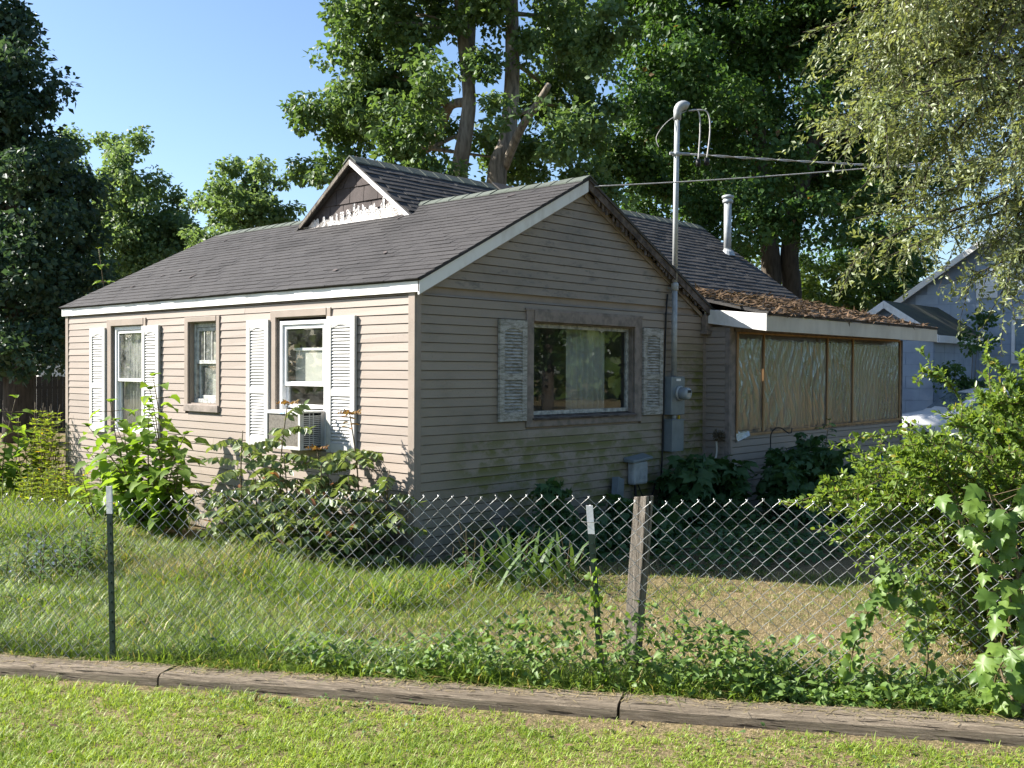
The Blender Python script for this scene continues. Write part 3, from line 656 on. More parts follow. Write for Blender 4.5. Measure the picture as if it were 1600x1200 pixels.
kind(mb.build('white_roof_coating', M['tar_white'], gface), 'stuff')
def rake_b(sgn, mat, th, hgt):
    y1 = RY+(1.12 if sgn > 0 else -1.30)
    mb = MB(); x0 = RX0-.115
    mb.hexa([(x0, RY+sgn*.002, RZ-.03-hgt), (x0, y1, rz_b(y1)-.03-hgt*.9), (x0+th, y1, rz_b(y1)-.03-hgt*.9), (x0+th, RY+sgn*.002, RZ-.03-hgt), (x0, RY+sgn*.002, RZ-.028), (x0, y1, rz_b(y1)-.028), (x0+th, y1, rz_b(y1)-.028), (x0+th, RY+sgn*.002, RZ-.028)])
    return mb.build('rake_board', mat, house, .002)
rake_b(-1, M['white'], .022, .07); rake_b(1, M['post_wood'], .022, .055)
# right end and back walls of the rear block
mb = MB(); mb.hexa([(RX1-.2, 1.0, BASE), (RX1-.1, 1.0, BASE), (RX1-.1, 6.8, BASE), (RX1-.2, 6.8, BASE), (RX1-.2, 1.0, 2.5), (RX1-.1, 1.0, 2.5), (RX1-.1, 6.8, 2.4), (RX1-.2, 6.8, 2.4)])
mb.hexa([(RX1-.2, 1.0, 2.5), (RX1-.1, 1.0, 2.5), (RX1-.1, 6.8, 2.4), (RX1-.2, 6.8, 2.4), (RX1-.2, RY-.02, RZ-.1), (RX1-.1, RY-.02, RZ-.1), (RX1-.1, RY+.02, RZ-.1), (RX1-.2, RY+.02, RZ-.1)])
mb.build('wall', M['siding'], house)
MB().box(W+.002, RX1-.2, 6.7, 6.8, BASE, 2.42).build('wall', M['siding'], house)
MB().box(W+.002, RX1-.2, 1.05, 1.15, BASE, 2.6).build('wall', M['trim'], house)
# flue pipe on the rear slope
fx, fy = 10.50, 2.75; fz = RZ-RS*(RY-fy)
fl = MB(); fl.tube([(fx, fy, fz-.1), (fx, fy, fz+1.02)], .070, 20); fl = fl.build('flue_pipe', M['galv'], house, sm=False); smooth(fl)
smooth(MB().lathe((fx, fy, fz+.95), [(.072, 0), (.10, .02), (.10, .06), (.085, .075), (.085, .10), (.115, .105), (.115, .14), (.06, .165)], 20).build('flue_cap', M['galv'], fl))
MB().lathe((fx, fy, fz-.03), [(.15, -.02), (.12, .06), (.075, .10), (.065, .13)], 16).build('flashing', M['galv'], fl)

# ---- porch
XP1 = 11.03
pw = MB(); pw.box(W, XP1, -.10, -.022, BASE, .98, mpP); pw = pw.build('porch_wall', M['trim'], house); pw['label'] = 'sided half wall under the plastic sheeting'
kk = 0
while True:
    zb = .945-CH*1.02*kk
    if zb < -.1: break
    course(pw, mpP, M['siding'], W+.05, XP1-.04, W+.05, XP1-.04, zb-.055*0, zb+CH+.002); kk += 1
MB().box(W+.0, W+.048, .0, .024, BASE, 1.0, mpP).build('corner_trim', M['trim'], house, .003)
MB().box(XP1-.04, XP1+.01, .0, .03, BASE, 1.02, mpP).build('corner_trim', M['trim_old'], house, .003)
pr = MB().box(PY, -.024, -.10, -.022, BASE, 2.46, mpR).build('porch_return_wall', M['trim'], house)
side(pr, mpR, M['siding'], PY+.06, -.04, -.11, 2.40, [])
MB().box(PY-.012, PY+.058, .0, .022, BASE, 2.44, mpR).build('corner_trim', M['trim_old'], house, .003)
MB().box(-.04, -.022, .0, .022, BASE, 2.42, mpR).build('corner_trim', M['trim'], house, .003)
MB().box(W+.002, W+.13, -.06, .016, .98, 2.40, mpP).build('porch_post', M['trim_old'], house, .004)
MB().box(XP1-.09, XP1+.02, -.06, .02, .98, 2.42, mpP).build('porch_post', M['rot_wood'], house, .004)
MB().box(W+.14, XP1-.10, -.06, .012, .982, 1.05, mpP).build('porch_sill', M['trim_old'], house, .003)
MB().box(W+.14, XP1-.10, -.06, .012, 2.36, 2.44, mpP).build('porch_header', M['trim_old'], house, .003)
MB().box(XP1-.09, XP1-.03, PY+.07, 1.05, BASE, 2.45).build('porch_end_wall', M['trim_old'], house)
# fascia, rake end and soffit of the porch roof
MB().box(W-.02, RX1+.28, -.02, .0, EAVE_Z-.235, EAVE_Z-.03, lambda s, o, z: (s, EAVE_Y+.02-o, z)).build('fascia', M['cream'], house, .003)['label'] = 'cream board along the porch eave'
mb = MB(); zA, zB = 2.70, EAVE_Z-.015
mb.hexa([(W-.045, EAVE_Y, 2.388), (W-.022, EAVE_Y, 2.388), (W-.022, -.03, 2.515), (W-.045, -.03, 2.515), (W-.045, EAVE_Y, zB), (W-.022, EAVE_Y, zB), (W-.022, -.03, zA), (W-.045, -.03, zA)]); mb.build('rake_board', M['white'], house, .003)['label'] = 'white end board of the porch roof'
MB().hexa([(W-.02, EAVE_Y+.04, 2.40), (RX1+.26, EAVE_Y+.04, 2.40), (RX1+.26, PY+.1, 2.46), (W-.02, PY+.1, 2.46), (W-.02, EAVE_Y+.04, 2.41), (RX1+.26, EAVE_Y+.04, 2.41), (RX1+.26, PY+.1, 2.47), (W-.02, PY+.1, 2.47)]).build('soffit', M['trim_old'], house)
for i, (xb, mt) in enumerate(((5.42, 'new_wood'), (6.13, 'new_wood'), (8.10, 'new_wood'), (9.01, 'new_wood'), (10.90, 'new_wood'))):
    MB().box(xb-.018, xb+.018, .022, .04, 1.03, 2.39, mpP).build('batten', M[mt], house, .002)
for (xa, xb, za, zb) in ((5.75, 8.0, .985, 1.02), (8.05, 10.95, 1.02, 1.05), (5.45, 10.9, 2.37, 2.395)):
    MB().hexa([mpP(xa, .022, za), mpP(xb, .022, za+.02), mpP(xb, .038, za+.02), mpP(xa, .038, za), mpP(xa, .022, zb), mpP(xb, .022, zb+.02), mpP(xb, .038, zb+.02), mpP(xa, .038, zb)]).build('batten', M['new_wood'], house, .002)
# plastic sheet: wrinkled
def sheet(name, x0, x1, z0, z1, mat, parent, y0, amp, nx=90, nz=40, seed=0):
    rs = np.random.default_rng(seed); X, Z = np.meshgrid(np.linspace(x0, x1, nx), np.linspace(z0, z1, nz), indexing='ij')
    D = np.zeros_like(X)
    WX = X+.05*np.sin(Z*3.1+seed)+.03*np.sin(Z*7.3+X*2)
    for _ in range(16):
        a = rs.uniform(-.35, .35) if rs.random() < .7 else rs.uniform(-.9, .9); f = rs.uniform(9, 46); ph = rs.uniform(0, 6.28); q = np.sin((WX*math.cos(a)+Z*math.sin(a))*f+ph); D += (1-np.abs(q)**.7)*rs.uniform(.3, 1)/f*14*(.5+.5*np.sin(Z*rs.uniform(1, 4)+X*rs.uniform(1, 5)+ph))
    D = D*amp
    edge = np.minimum(np.minimum(X-x0, x1-X), np.minimum(Z-z0, z1-Z)); D *= np.clip(edge/.08, 0, 1)
    v = np.stack([X, y0-D, Z], -1).reshape(-1, 3).tolist(); id_ = np.arange(nx*nz).reshape(nx, nz)
    f = np.stack([id_[:-1, :-1], id_[1:, :-1], id_[1:, 1:], id_[:-1, 1:]], -1).reshape(-1, 4).tolist()
    me = bpy.data.meshes.new(name); me.from_pydata(v, [], f); me.materials.append(mat); o = bpy.data.objects.new(name, me); COL.objects.link(o); o.parent = parent; smooth(o); return o
edges = [5.40, 6.13, 8.10, 9.01, 10.92]
for i in range(4):
    sheet('plastic_sheet', edges[i]+.004, edges[i+1]-.004, 1.0, 2.385, M['plastic'], house, PY-.018, .010, int(60+85*(edges[i+1]-edges[i])), 80, 20+i)
MB().hexa([(W+.13, PY-.02, .90), (5.75, PY-.02, .985), (5.75, PY-.015, 1.06), (W+.13, PY-.015, 1.06), (W+.13, PY-.05, .92), (5.75, PY-.045, .99), (5.75, PY-.02, 1.065), (W+.13, PY-.02, 1.065)]).build('plastic_flap', M['plastic'], house)
# pale drapes hanging inside the porch
def drape(name, label, x0, x1, z0, z1, y, mat, axis='G', waves=10, amp=.025):
    n = int(waves*8); pts = []
    rs = random.Random(int(x0*100))
    top, bot = [], []
    for i in range(n+1):
        t = i/n; x = x0+(x1-x0)*t; d = amp*math.sin(t*waves*6.28+rs.uniform(-.3, .3)); top.append((x, y+d*.5, z1)); bot.append((x+rs.uniform(-.004, .004), y+d, z0))
    if axis == 'L': top = [(yy, xx, zz) for xx, yy, zz in top]; bot = [(yy, xx, zz) for xx, yy, zz in bot]
    v = top+bot; f = [(i, i+1, n+2+i, n+1+i) for i in range(n)]
    me = bpy.data.meshes.new(name); me.from_pydata(v, [], f); me.materials.append(mat); o = bpy.data.objects.new(name, me); COL.objects.link(o); smooth(o)
    md = o.modifiers.new('thickness', 'SOLIDIFY'); md.thickness = .003
    return tag(o, label, 'curtain')
drape('curtain', 'pale drape behind the plastic between the first and second battens', 6.95, 7.7, .6, 2.3, -.2, M['curtain'])
drape('curtain', 'pale drape behind the plastic at the porch far end', 9.4, 10.5, .6, 2.3, -.2, M['curtain'])
drape('curtain', 'narrow pale drape behind the plastic in the third porch bay', 8.35, 8.72, .6, 2.3, -.2, M['curtain'], waves=5)

# ---- windows
def window_frame(mp, s0, s1, z0, z1, o0, o1, wd, mat, parent, name='frame', bevel=.003):
    mb = MB(); mb.box(s0, s0+wd, o0, o1, z0, z1, mp).box(s1-wd, s1, o0, o1, z0, z1, mp).box(s0+wd, s1-wd, o0, o1, z0, z0+wd, mp).box(s0+wd, s1-wd, o0, o1, z1-wd, z1, mp)
    return mb.build(name, mat, parent, bevel)
def outer_trim(mp, T, H, mat, parent, sill=True, head=.07):
    mb = MB(); s0, s1, z0, z1 = T; a, b, c, d = H
    mb.box(s0, a, 0, .028, z0, z1, mp).box(b, s1, 0, .028, z0, z1, mp).box(a, b, 0, .034, d, z1, mp).box(a, b, 0, .028, z0, c, mp)
    # reveals going in
    mb.box(a, a+.012, -.10, 0, c, d, mp).box(b-.012, b, -.10, 0, c, d, mp).box(a+.012, b-.012, -.10, 0, d-.012, d, mp).box(a+.012, b-.012, -.10, 0, c, c+.012, mp)
    return mb.build('trim', mat, parent, .003)
def pane(mp, s0, s1, z0, z1, o, mat, parent, name='pane'):
    mb = MB(); mb.box(s0, s1, o-.004, o, z0, z1, mp); return mb.build(name, mat, parent)
def window_root(label):
    m = MB(); return m
# window 1: white double hung with drawn curtain
w1 = empty('window', (0, 0, 0)); w1.parent = house; w1['label'] = 'white double-hung window farthest along the sunlit wall'
outer_trim(mpL, T1, WIN1, M['trim'], w1)
window_frame(mpL, 5.335, 6.165, .985, 2.425, -.075, -.012, .045, M['white_vinyl'], w1)
window_frame(mpL, 5.385, 6.115, 1.68, 2.375, -.055, -.028, .040, M['white_vinyl'], w1, 'upper_sash')
window_frame(mpL, 5.385, 6.115, 1.035, 1.72, -.085, -.058, .042, M['white_vinyl'], w1, 'lower_sash')
pane(mpL, 5.425, 6.075, 1.72, 2.335, -.042, M['glass_dirty'], w1); pane(mpL, 5.427, 6.073, 1.077, 1.678, -.070, M['glass'], w1)
drape('curtain', 'grey curtain drawn behind the farthest window of the sunlit wall', 5.36, 6.14, 1.0, 2.42, .145, M['curtain_grey'], 'L', 9, .018)
# window 2: small old wooden window with barred upper sash
w2 = empty('window', (0, 0, 0)); w2.parent = house; w2['label'] = 'small old wooden window with flaking paint in the middle of the sunlit wall'
outer_trim(mpL, T2, WIN2, M['trim'], w2)
M['old_sash'] = simple('flaking_sash', (0.50, 0.50, 0.46), (0.20, 0.21, 0.20), 16, 0.7)
window_frame(mpL, 3.545, 4.165, 1.435, 2.425, -.095, -.055, .05, M['old_sash'], w2)
window_frame(mpL, 3.60, 4.11, 1.92, 2.37, -.085, -.062, .045, M['old_sash'], w2, 'upper_sash')
window_frame(mpL, 3.60, 4.11, 1.48, 1.945, -.115, -.092, .05, M['old_sash'], w2, 'lower_sash')
for s in (3.77, 3.94): MB().box(s-.008, s+.008, -.083, -.064, 1.965, 2.325, mpL).build('glazing_bar', M['old_sash'], w2)
pane(mpL, 3.645, 4.065, 1.965, 2.325, -.073, M['glass_dirty'], w2); pane(mpL, 3.65, 4.06, 1.53, 1.895, -.103, M['glass_dirty'], w2)
MB().box(3.47, 4.25, .0, .045, 1.33, 1.415, mpL).build('sill', M['trim_old'], w2, .004)
tag(MB().box(.16, .17, 3.58, 4.14, 1.46, 2.40).build('window_shade', M['blind'], None), 'dull beige shade behind the small wooden window', 'window shade')
# window 3: white double hung with air conditioner
w3 = empty('window', (0, 0, 0)); w3.parent = house; w3['label'] = 'white double-hung window with an air conditioner, nearest the house corner'
outer_trim(mpL, T3, WIN3, M['trim'], w3)
window_frame(mpL, 1.405, 2.255, .995, 2.40, -.085, -.002, .045, M['white_vinyl'], w3)
window_frame(mpL, 1.455, 2.205, 1.675, 2.350, -.05, -.022, .042, M['white_vinyl'], w3, 'upper_sash')
window_frame(mpL, 1.455, 2.205, 1.43, 1.725, -.085, -.055, .042, M['white_vinyl'], w3, 'lower_sash')
pane(mpL, 1.50, 2.165, 1.715, 2.31, -.037, M['glass'], w3); pane(mpL, 1.50, 2.165, 1.474, 1.68, -.07, M['glass'], w3)
sh = MB().box(.15, .158, 1.50, 2.16, 1.70, 2.10).build('window_shade', M['blind'], None); tag(sh, 'half-lowered pale shade behind the window above the air conditioner', 'window shade')
MB().box(.13, .165, 1.47, 2.18, 2.07, 2.10).build('rail', M['white'], sh)
# picture window
w4 = empty('window', (0, 0, 0)); w4.parent = house; w4['label'] = 'wide picture window in the shaded gable wall'
mb = MB(); a, b, c, d = PIC; s0, s1, z0, z1 = TP
mb.box(s0, a, 0, .030, z0, z1, mpG).box(b, s1, 0, .030, z0, z1, mpG).box(a, b, 0, .045, d+.002, z1, mpG).box(a, b, 0, .030, z0, c, mpG)
mb.box(a, a+.014, -.10, 0, c, d, mpG).box(b-.014, b, -.10, 0, c, d, mpG).box(a+.014, b-.014, -.10, 0, d-.014, d, mpG)
mb.build('trim', M['trim_old'], w4, .004)
mb = MB(); mb.box(s0-.02, s1+.01, 0, .036, z1-.002, z1+.02, mpG); mb.build('head_flashing', M['trim_old'], w4)
MB().hexa([mpG(a-.02, -.08, c-.005), mpG(b+.02, -.08, c-.005), mpG(b+.02, .055, c-.03), mpG(a-.02, .055, c-.03), mpG(a-.02, -.08, c+.02), mpG(b+.02, -.08, c+.02), mpG(b+.02, .055, c-.008), mpG(a-.02, .055, c-.008)]).build('sill', M['rot_wood'], w4, .003)
window_frame(mpG, a+.014, b-.014, c+.022, d-.014, -.095, -.060, .045, M['old_sash'], w4)
pane(mpG, a+.055, b-.055, c+.062, d-.055, -.078, M['glass'], w4)
drape('curtain', 'sheer pale curtain behind the right half of the picture window', 2.62, 3.36, 1.15, 2.36, .24, M['curtain'], 'G', 7, .022)
# shutters
def shutter(mp, s0, s1, z0, z1, mat, lab):
    mb = MB(); fr = .075; mid = z0+(z1-z0)*.44; O0, O1 = .018, .052
    mb.box(s0, s0+fr, O0, O1, z0, z1, mp).box(s1-fr, s1, O0, O1, z0, z1, mp)
    mb.box(s0+fr, s1-fr, O0, O1-.002, z0, z0+.10, mp).box(s0+fr, s1-fr, O0, O1-.002, mid-.035, mid+.035, mp).box(s0+fr, s1-fr, O0, O1-.002, z1-.09, z1, mp)
    # arched head piece
    n = 8; w_ = s1-s0-2*fr
    for i in range(n):
        t0, t1 = i/n, (i+1)/n; h0, h1 = (.035-.03*math.sin(math.pi*t0)**1.5), (.035-.03*math.sin(math.pi*t1)**1.5)
        a, b = s0+fr+w_*t0, s0+fr+w_*t1; zt = z1-.088
        mb.hexa([mp(a, O0, zt-h0), mp(b, O0, zt-h1), mp(b, O1-.004, zt-h1), mp(a, O1-.004, zt-h0), mp(a, O0, zt), mp(b, O0, zt), mp(b, O1-.004, zt), mp(a, O1-.004, zt)])
    o = mb.build('shutter', mat, house, .003); o['label'] = lab
    lv = MB()
    for (a, b) in ((z0+.10, mid-.035), (mid+.035, z1-.09)):
        m_ = int((b-a)/.034); st = (b-a)/m_
        for i in range(m_):
            z = a+st*i
            lv.hexa([mp(s0+fr, .042, z+.001), mp(s1-fr, .042, z+.001), mp(s1-fr, .046, z+.007), mp(s0+fr, .046, z+.007), mp(s0+fr, .020, z+st), mp(s1-fr, .020, z+st), mp(s1-fr, .024, z+st+.006), mp(s0+fr, .024, z+st+.006)])
    lv.box(s0+fr, s1-fr, O0, .0195, z0+.1, z1-.09, mp)
    kind(lv.build('louvers', mat, o), 'stuff')
shutter(mpL, 6.335, 6.79, .97, 2.42, M['shutter'], 'white louvered shutter farthest along the sunlit wall')
shutter(mpL, 4.86, 5.30, .96, 2.42, M['shutter'], 'white louvered shutter beside the farthest window')
shutter(mpL, 2.41, 2.85, .98, 2.42, M['shutter'], 'white louvered shutter left of the air conditioner')
shutter(mpL, .865, 1.335, .98, 2.42, M['shutter'], 'white louvered shutter right of the air conditioner')
shutter(mpG, 1.17, 1.605, 1.31, 2.405, M['shutter_dirty'], 'mildewed shutter left of the picture window')
shutter(mpG, 3.80, 4.225, 1.31, 2.40, M['shutter_dirty'], 'mildewed shutter right of the picture window')

# ---- things fixed to the house
ac = empty('air_conditioner', (-.2, 1.77, 1.01)); tag(ac, 'white window air conditioner with dusty grille in the sunlit wall', 'air conditioner')
A0, A1, AZ0, AZ1, AO = 1.43, 2.06, 1.005, 1.415, .32
window_frame(mpL, A0, A1, AZ0, AZ1, AO-.025, AO, .035, M['ac_white'], ac, 'case_rim')
mb = MB(); mb.box(A0, A1, -.06, AO-.025, AZ1-.02, AZ1, mpL).box(A0, A1, -.06, AO-.025, AZ0, AZ0+.02, mpL).box(A1-.012, A1, -.06, AO-.025, AZ0+.02, AZ1-.02, mpL)
mb.box(A0, A0+.012, -.06, .045, AZ0+.02, AZ1-.02, mpL).box(A0, A0+.012, AO-.05, AO-.025, AZ0+.02, AZ1-.02, mpL)
mb.build('case', M['ac_white'], ac, .003)
MB().box(A0+.035, A1-.035, AO-.03, AO-.012, AZ0+.035, AZ1-.035, mpL).build('coil', M['ac_dark'], ac)
mb = MB()
for i in range(16): z = AZ0+.045+i*.0205; mb.box(A0-.001, A0+.006, .045, AO-.05, z, z+.010, mpL)
for i in range(2): o_ = .14+i*.05; mb.box(A0+.002, A0+.009, o_, o_+.008, AZ0+.02, AZ1-.02, mpL)
kind(mb.build('side_louvers', M['ac_white'], ac), 'stuff'); MB().box(A0+.09, A0+.10, .02, AO-.04, AZ0+.022, AZ1-.022, mpL).build('inner_baffle', M['black'], ac)
MB().box((A0+A1)/2-.045, (A0+A1)/2+.045, AO, AO+.004, AZ1-.032, AZ1-.006, mpL).build('maker_plate', simple('plate_blue', (.25, .42, .62), (.6, .65, .7), 60, .4), ac)
settle(ac)
# service mast
mast = empty('service_mast', (4.42, -.09, 1.8)); tag(mast, 'tall galvanised electric service mast rising through the eave', 'electric mast')
mx, my = 4.42, -.085
p1 = MB().tube([(mx, my, 1.78), (mx, my, 2.95)], .037, 16); smooth(p1.build('lower_conduit', M['galv'], mast))
smooth(MB().tube([(mx, my, 2.95), (mx+.01, my, 4.0), (mx+.03, my, 5.16)], .034, 16).build('upper_conduit', M['pipe'], mast))
smooth(MB().lathe((mx, my, 2.90), [(.042, 0), (.049, .01), (.049, .09), (.042, .10)], 16).build('coupling', M['galv'], mast))
hd = Vector((.75, -.66, 0))
hx, hy_, hz = mx+.03, my, 5.10
prof = [(.036, .0), (.042, .03), (.050, .09), (.055, .14)]
mb = MB(); pts = []; rad = []
for i in range(9):
    t = i/8*math.radians(120); pts.append(Vector((hx, hy_, hz+.05)) + hd*(.095*(1-math.cos(t))) + Vector((0, 0, .11*math.sin(t)+.03))); rad.append(.048+.016*math.sin(i/8*3.14))
mb.tube([(hx, hy_, hz)]+pts, [.048]+rad, 14); smooth(mb.build('weatherhead', M['galv'], mast))
def loop(pts, n=24):
    pts = [Vector(p) for p in pts]; out = []
    for i in range(len(pts)-1):
        p0 = pts[max(i-1, 0)]; p1 = pts[i]; p2 = pts[i+1]; p3 = pts[min(i+2, len(pts)-1)]
        for k in range(n):
            t = k/n; out.append(.5*((2*p1)+(-p0+p2)*t+(2*p0-5*p1+4*p2-p3)*t*t+(-p0+3*p1-3*p2+p3)*t**3))
    out.append(pts[-1]); return out
H0 = Vector((hx, hy_, hz+.12)) + hd*.15
for e, dz, kx in ((.14, -.62, 1), (.26, -.60, 1.4)):
    c = loop([H0, H0+hd*e*.9+Vector((0, 0, .0)), H0+hd*e*1.1+Vector((0, 0, -.22)), H0+hd*e*.95+Vector((0, 0, dz))], 8)
    smooth(MB().tube(c, .010, 6).build('drop_wire', M['cable'], mast))
    smooth(MB().tube([c[-1], c[-1]+Vector((0, 0, -.09))], .032, 8).build('wire_connector', M['black'], mast))
c = loop([H0-hd*.03, Vector((hx, hy_, hz-.02))-hd*.12, Vector((hx, hy_, hz-.22))-hd*.27, Vector((hx, hy_, hz-.36))-hd*.24], 8); smooth(MB().tube(c, .005, 6).build('drop_wire', M['cable'], mast))
smooth(MB().lathe((mx+.02, my, 4.63), [(.040, 0), (.050, .005), (.050, .05), (.040, .055)], 14).build('clamp', M['galv'], mast))
MB().tube([(mx-.06, my+.05, 4.66), (mx+.14, my-.12, 4.66)], .020, 8).build('clamp_bolt', M['galv'], mast)
for z in (2.32, 2.92): MB().box(4.36, 4.48, .0, .012, z, z+.03, mpG).build('strap', M['galv'], mast)
settle(mast)
et = empty('electric_meter', (4.45, -.1, 1.3)); tag(et, 'grey electric meter box with round glass meter on the gable wall', 'electric meter')
MB().box(4.29, 4.60, .018, .135, 1.30, 1.79, mpG).build('meter_box', M['meter_grey'], et, .006)
smooth(MB().lathe(mpG(4.47, .135, 1.575), [(.098, 0), (.098, -.022), (.088, -.028), (.085, -.03)], 28, 'Y').build('meter_ring', M['galv'], et))
dm = MB().lathe(mpG(4.47, .165, 1.575), [(.080, 0), (.080, -.10), (.074, -.115), (.05, -.122)], 28, 'Y').build('meter_dome', simple('meter_glass', (.34, .38, .40), (.28, .31, .33), 8, .12, .6), et); smooth(dm)
MB().box(4.435, 4.505, .288, .293, 1.585, 1.62, mpG).build('display', M['black'], dm)
MB().box(4.40, 4.50, .1352, .138, 1.735, 1.765, mpG).build('rating_label', M['white_vinyl'], et)
settle(et)
db = empty('disconnect_box', (4.42, -.1, .83)); tag(db, 'blue-grey disconnect box below the electric meter', 'electric box')
MB().box(4.29, 4.56, .018, .15, .83, 1.235, mpG).build('box', M['meter_grey'], db, .005); MB().box(4.28, 4.57, .016, .158, 1.225, 1.242, mpG).build('lid', M['meter_grey'], db, .003)
smooth(MB().tube([mpG(4.43, .08, 1.235), mpG(4.43, .08, 1.305)], .028, 12).build('nipple', M['galv'], db)); MB().box(4.50, 4.53, .09, .11, 1.243, 1.29, mpG).build('tag', M['yellow'], db)
settle(db)
wir = MB(); wir.tube([(4.34, -.03, 2.85), (4.31, -.03, 2.6), (4.29, -.03, 2.0), (4.265, -.03, 1.4), (4.25, -.03, .8), (4.20, -.03, .2)], .011, 6)
tag(smooth(wir.build('wall_cable', M['black'], None)), 'thin black cable running down the wall beside the meter', 'cable')
tb = empty('telephone_box', (3.65, -.08, .45)); tag(tb, 'light grey plastic telephone box under a small metal hood low on the gable wall', 'utility box')
MB().box(3.50, 3.80, .018, .13, .46, .745, mpG).build('box', M['tel_grey'], tb, .03)
mb = MB()
for i in range(5): mb.hexa([mpG(3.60+i*.032, .13, .53), mpG(3.612+i*.032, .13, .53), mpG(3.612+i*.032, .136, .53), mpG(3.60+i*.032, .136, .53), mpG(3.635+i*.032, .13, .66), mpG(3.647+i*.032, .13, .66), mpG(3.647+i*.032, .136, .66), mpG(3.635+i*.032, .136, .66)])
kind(mb.build('ribs', M['tel_grey'], tb), 'stuff')
MB().hexa([mpG(3.43, .018, .745), mpG(3.84, .018, .775), mpG(3.84, .17, .77), mpG(3.43, .17, .74), mpG(3.43, .018, .80), mpG(3.84, .018, .835), mpG(3.84, .17, .80), mpG(3.43, .17, .77)]).build('hood', M['meter_grey'], tb, .004)
smooth(MB().tube(loop([mpG(3.60, .07, .46), mpG(3.60, .08, .25), mpG(3.58, .07, .0)], 6), .016, 8).build('conduit', M['black'], tb))
smooth(MB().tube(loop([mpG(3.66, .07, .46), mpG(3.74, .1, .30), mpG(3.92, .09, .28), mpG(4.08, .05, .48)], 8), .008, 6).build('loose_wire', M['black'], tb))
settle(tb)
sb = MB().box(-.075, .075, -.045, .045, -.135, .135); sb = sb.build('junction_box', M['meter_grey'], None, .004); sb.location = (3.19, -.11, .44); sb.rotation_euler = (math.radians(-6), math.radians(16), math.radians(8))
tag(sb, 'small dark metal box hanging crooked beside the telephone box', 'utility box')
rl = empty('hose_hook', (5.24, -.3, .9)); tag(rl, 'round brown dried plant clump hanging on the porch corner', 'hanging decoration')
mb = MB()
for i in range(60):
    d = Vector(rdir(1)[0]); mb.tube([Vector((5.16, -.30, 1.0))+d*.02, Vector((5.16, -.30, 1.0))+d*random.uniform(.07, .11)], .008, 4)
mb.build('dried_clump', M['nest'], rl); smooth(MB().tube(loop([(5.15, -.28, .93), (5.13, -.29, .75), (5.10, -.24, .60)], 6), .014, 6).build('stick', M['blind'], rl)); settle(rl)
# overhead cables
def cable(name, label, a, b, sag, r, mat, tw=False):
    a, b = Vector(a), Vector(b); n = 60; pts = []
    for i in range(n+1): t = i/n; p = a.lerp(b, t); p.z -= sag*4*t*(1-t); pts.append(p)
    mb = MB(); mb.tube(pts, r, 6)
    if tw:
        for ph in (0, 3.14):
            q = [];
            for i in range(241):
                t = i/240; p = a.lerp(b, t); p.z -= sag*4*t*(1-t); an = t*(b-a).length*7+ph; q.append(p+Vector((0, math.cos(an), math.sin(an)))*r*1.5)
            mb.tube(q, r*.75, 5)
    return tag(smooth(mb.build(name, mat, None)), label, 'cable')
far = dep(1900, 266, 24)
cable('service_cable', 'thick twisted service cable running right from the mast', (mx+.10, my-.09, 4.66), far, .12, .0075, M['cable'], True)
cable('telephone_cable', 'thin cable running right from the gable peak', (RIDGE_X+.10, -.12, 4.00), dep(1750, 215, 17), .10, .0075, M['cable'])

# ------------------------------------------------------------------ leaf litter on the porch roof
n = 3000
x = RNG.uniform(W+.0, RX1+.1, n); t = RNG.random(n)**1.05
y = BRK_Y-.05 - t*(BRK_Y-EAVE_Y)*1.02; keep = (RNG.random(n) < np.clip(1.15-0.09*(x-W), .25, 1)) ; x, y = x[keep], y[keep]
z = np.where(y < BRK_Y, EAVE_Z+PS*(y-EAVE_Y), BRK_Z+RS*(y-BRK_Y))+.018+RNG.random(len(x))*.03*np.clip((y-EAVE_Y)/2.4, 0.1, 1)
td = rdir(len(x))*np.array([1, 1, .25]); nr = np.tile([0, -.25, 1.0], (len(x), 1))+.5*rdir(len(x))
o = bulk('leaf_litter', ELLIP, np.stack([x, y, z], 1), td, nr, RNG.uniform(.012, .05, len(x)), RNG.uniform(.05, .15, len(x)), mat=M['litter']); kind(o, 'stuff'); o['label'] = 'brown leaf and twig litter on the porch roof'

# ------------------------------------------------------------------ timbers, fence
def timber(a0, a1, label):
    p0 = TA+TD*a0; p1 = TA+TD*a1; L = a1-a0; wdt, hgt = .215, .20; n = 26
    rs = random.Random(int(a0*50)+3); mb = MB(); ring = []
    for i in range(n+1):
        t = i/n; zt = float(ties_top(a0+L*t)); c = p0+(p1-p0)*t; j = lambda s: rs.uniform(-s, s)
        sec = [(0, zt-hgt), (-.006+j(.0012), zt-hgt*.5), (j(.0015), zt-.022+j(.003)), (.020, zt-.003+j(.002)), (wdt*.5, zt+j(.006)), (wdt-.02, zt-.002+j(.006)), (wdt, zt-.02), (wdt, zt-hgt)]
        ring.append([(c[0]+TN[0]*s-p0[0], c[1]+TN[1]*s-p0[1], z) for s, z in sec])
    k = len(ring[0]); mb.v = [q for r in ring for q in r]
    for i in range(n):
        for q in range(k):
            q2 = (q+1) % k; mb.f.append((i*k+q, i*k+q2, (i+1)*k+q2, (i+1)*k+q))
    mb.f.append(tuple(range(k-1, -1, -1))); mb.f.append(tuple(n*k+q for q in range(k)))
    # object axes: x along the timber so the grain follows it
    R_ = Matrix(((TD[0], -TD[1], 0), (TD[1], TD[0], 0), (0, 0, 1))).to_4x4()
    inv = R_.inverted(); mb.v = [tuple(inv @ Vector(q)) for q in mb.v]
    o = mb.build('landscape_timber', M['timber'], None); smooth(o); md = o.modifiers.new('edges', 'EDGE_SPLIT'); md.split_angle = .6; o.matrix_world = Matrix.Translation((p0[0], p0[1], 0)) @ R_
    tag(o, label, 'timber', 'old timbers edging the lawn'); return o
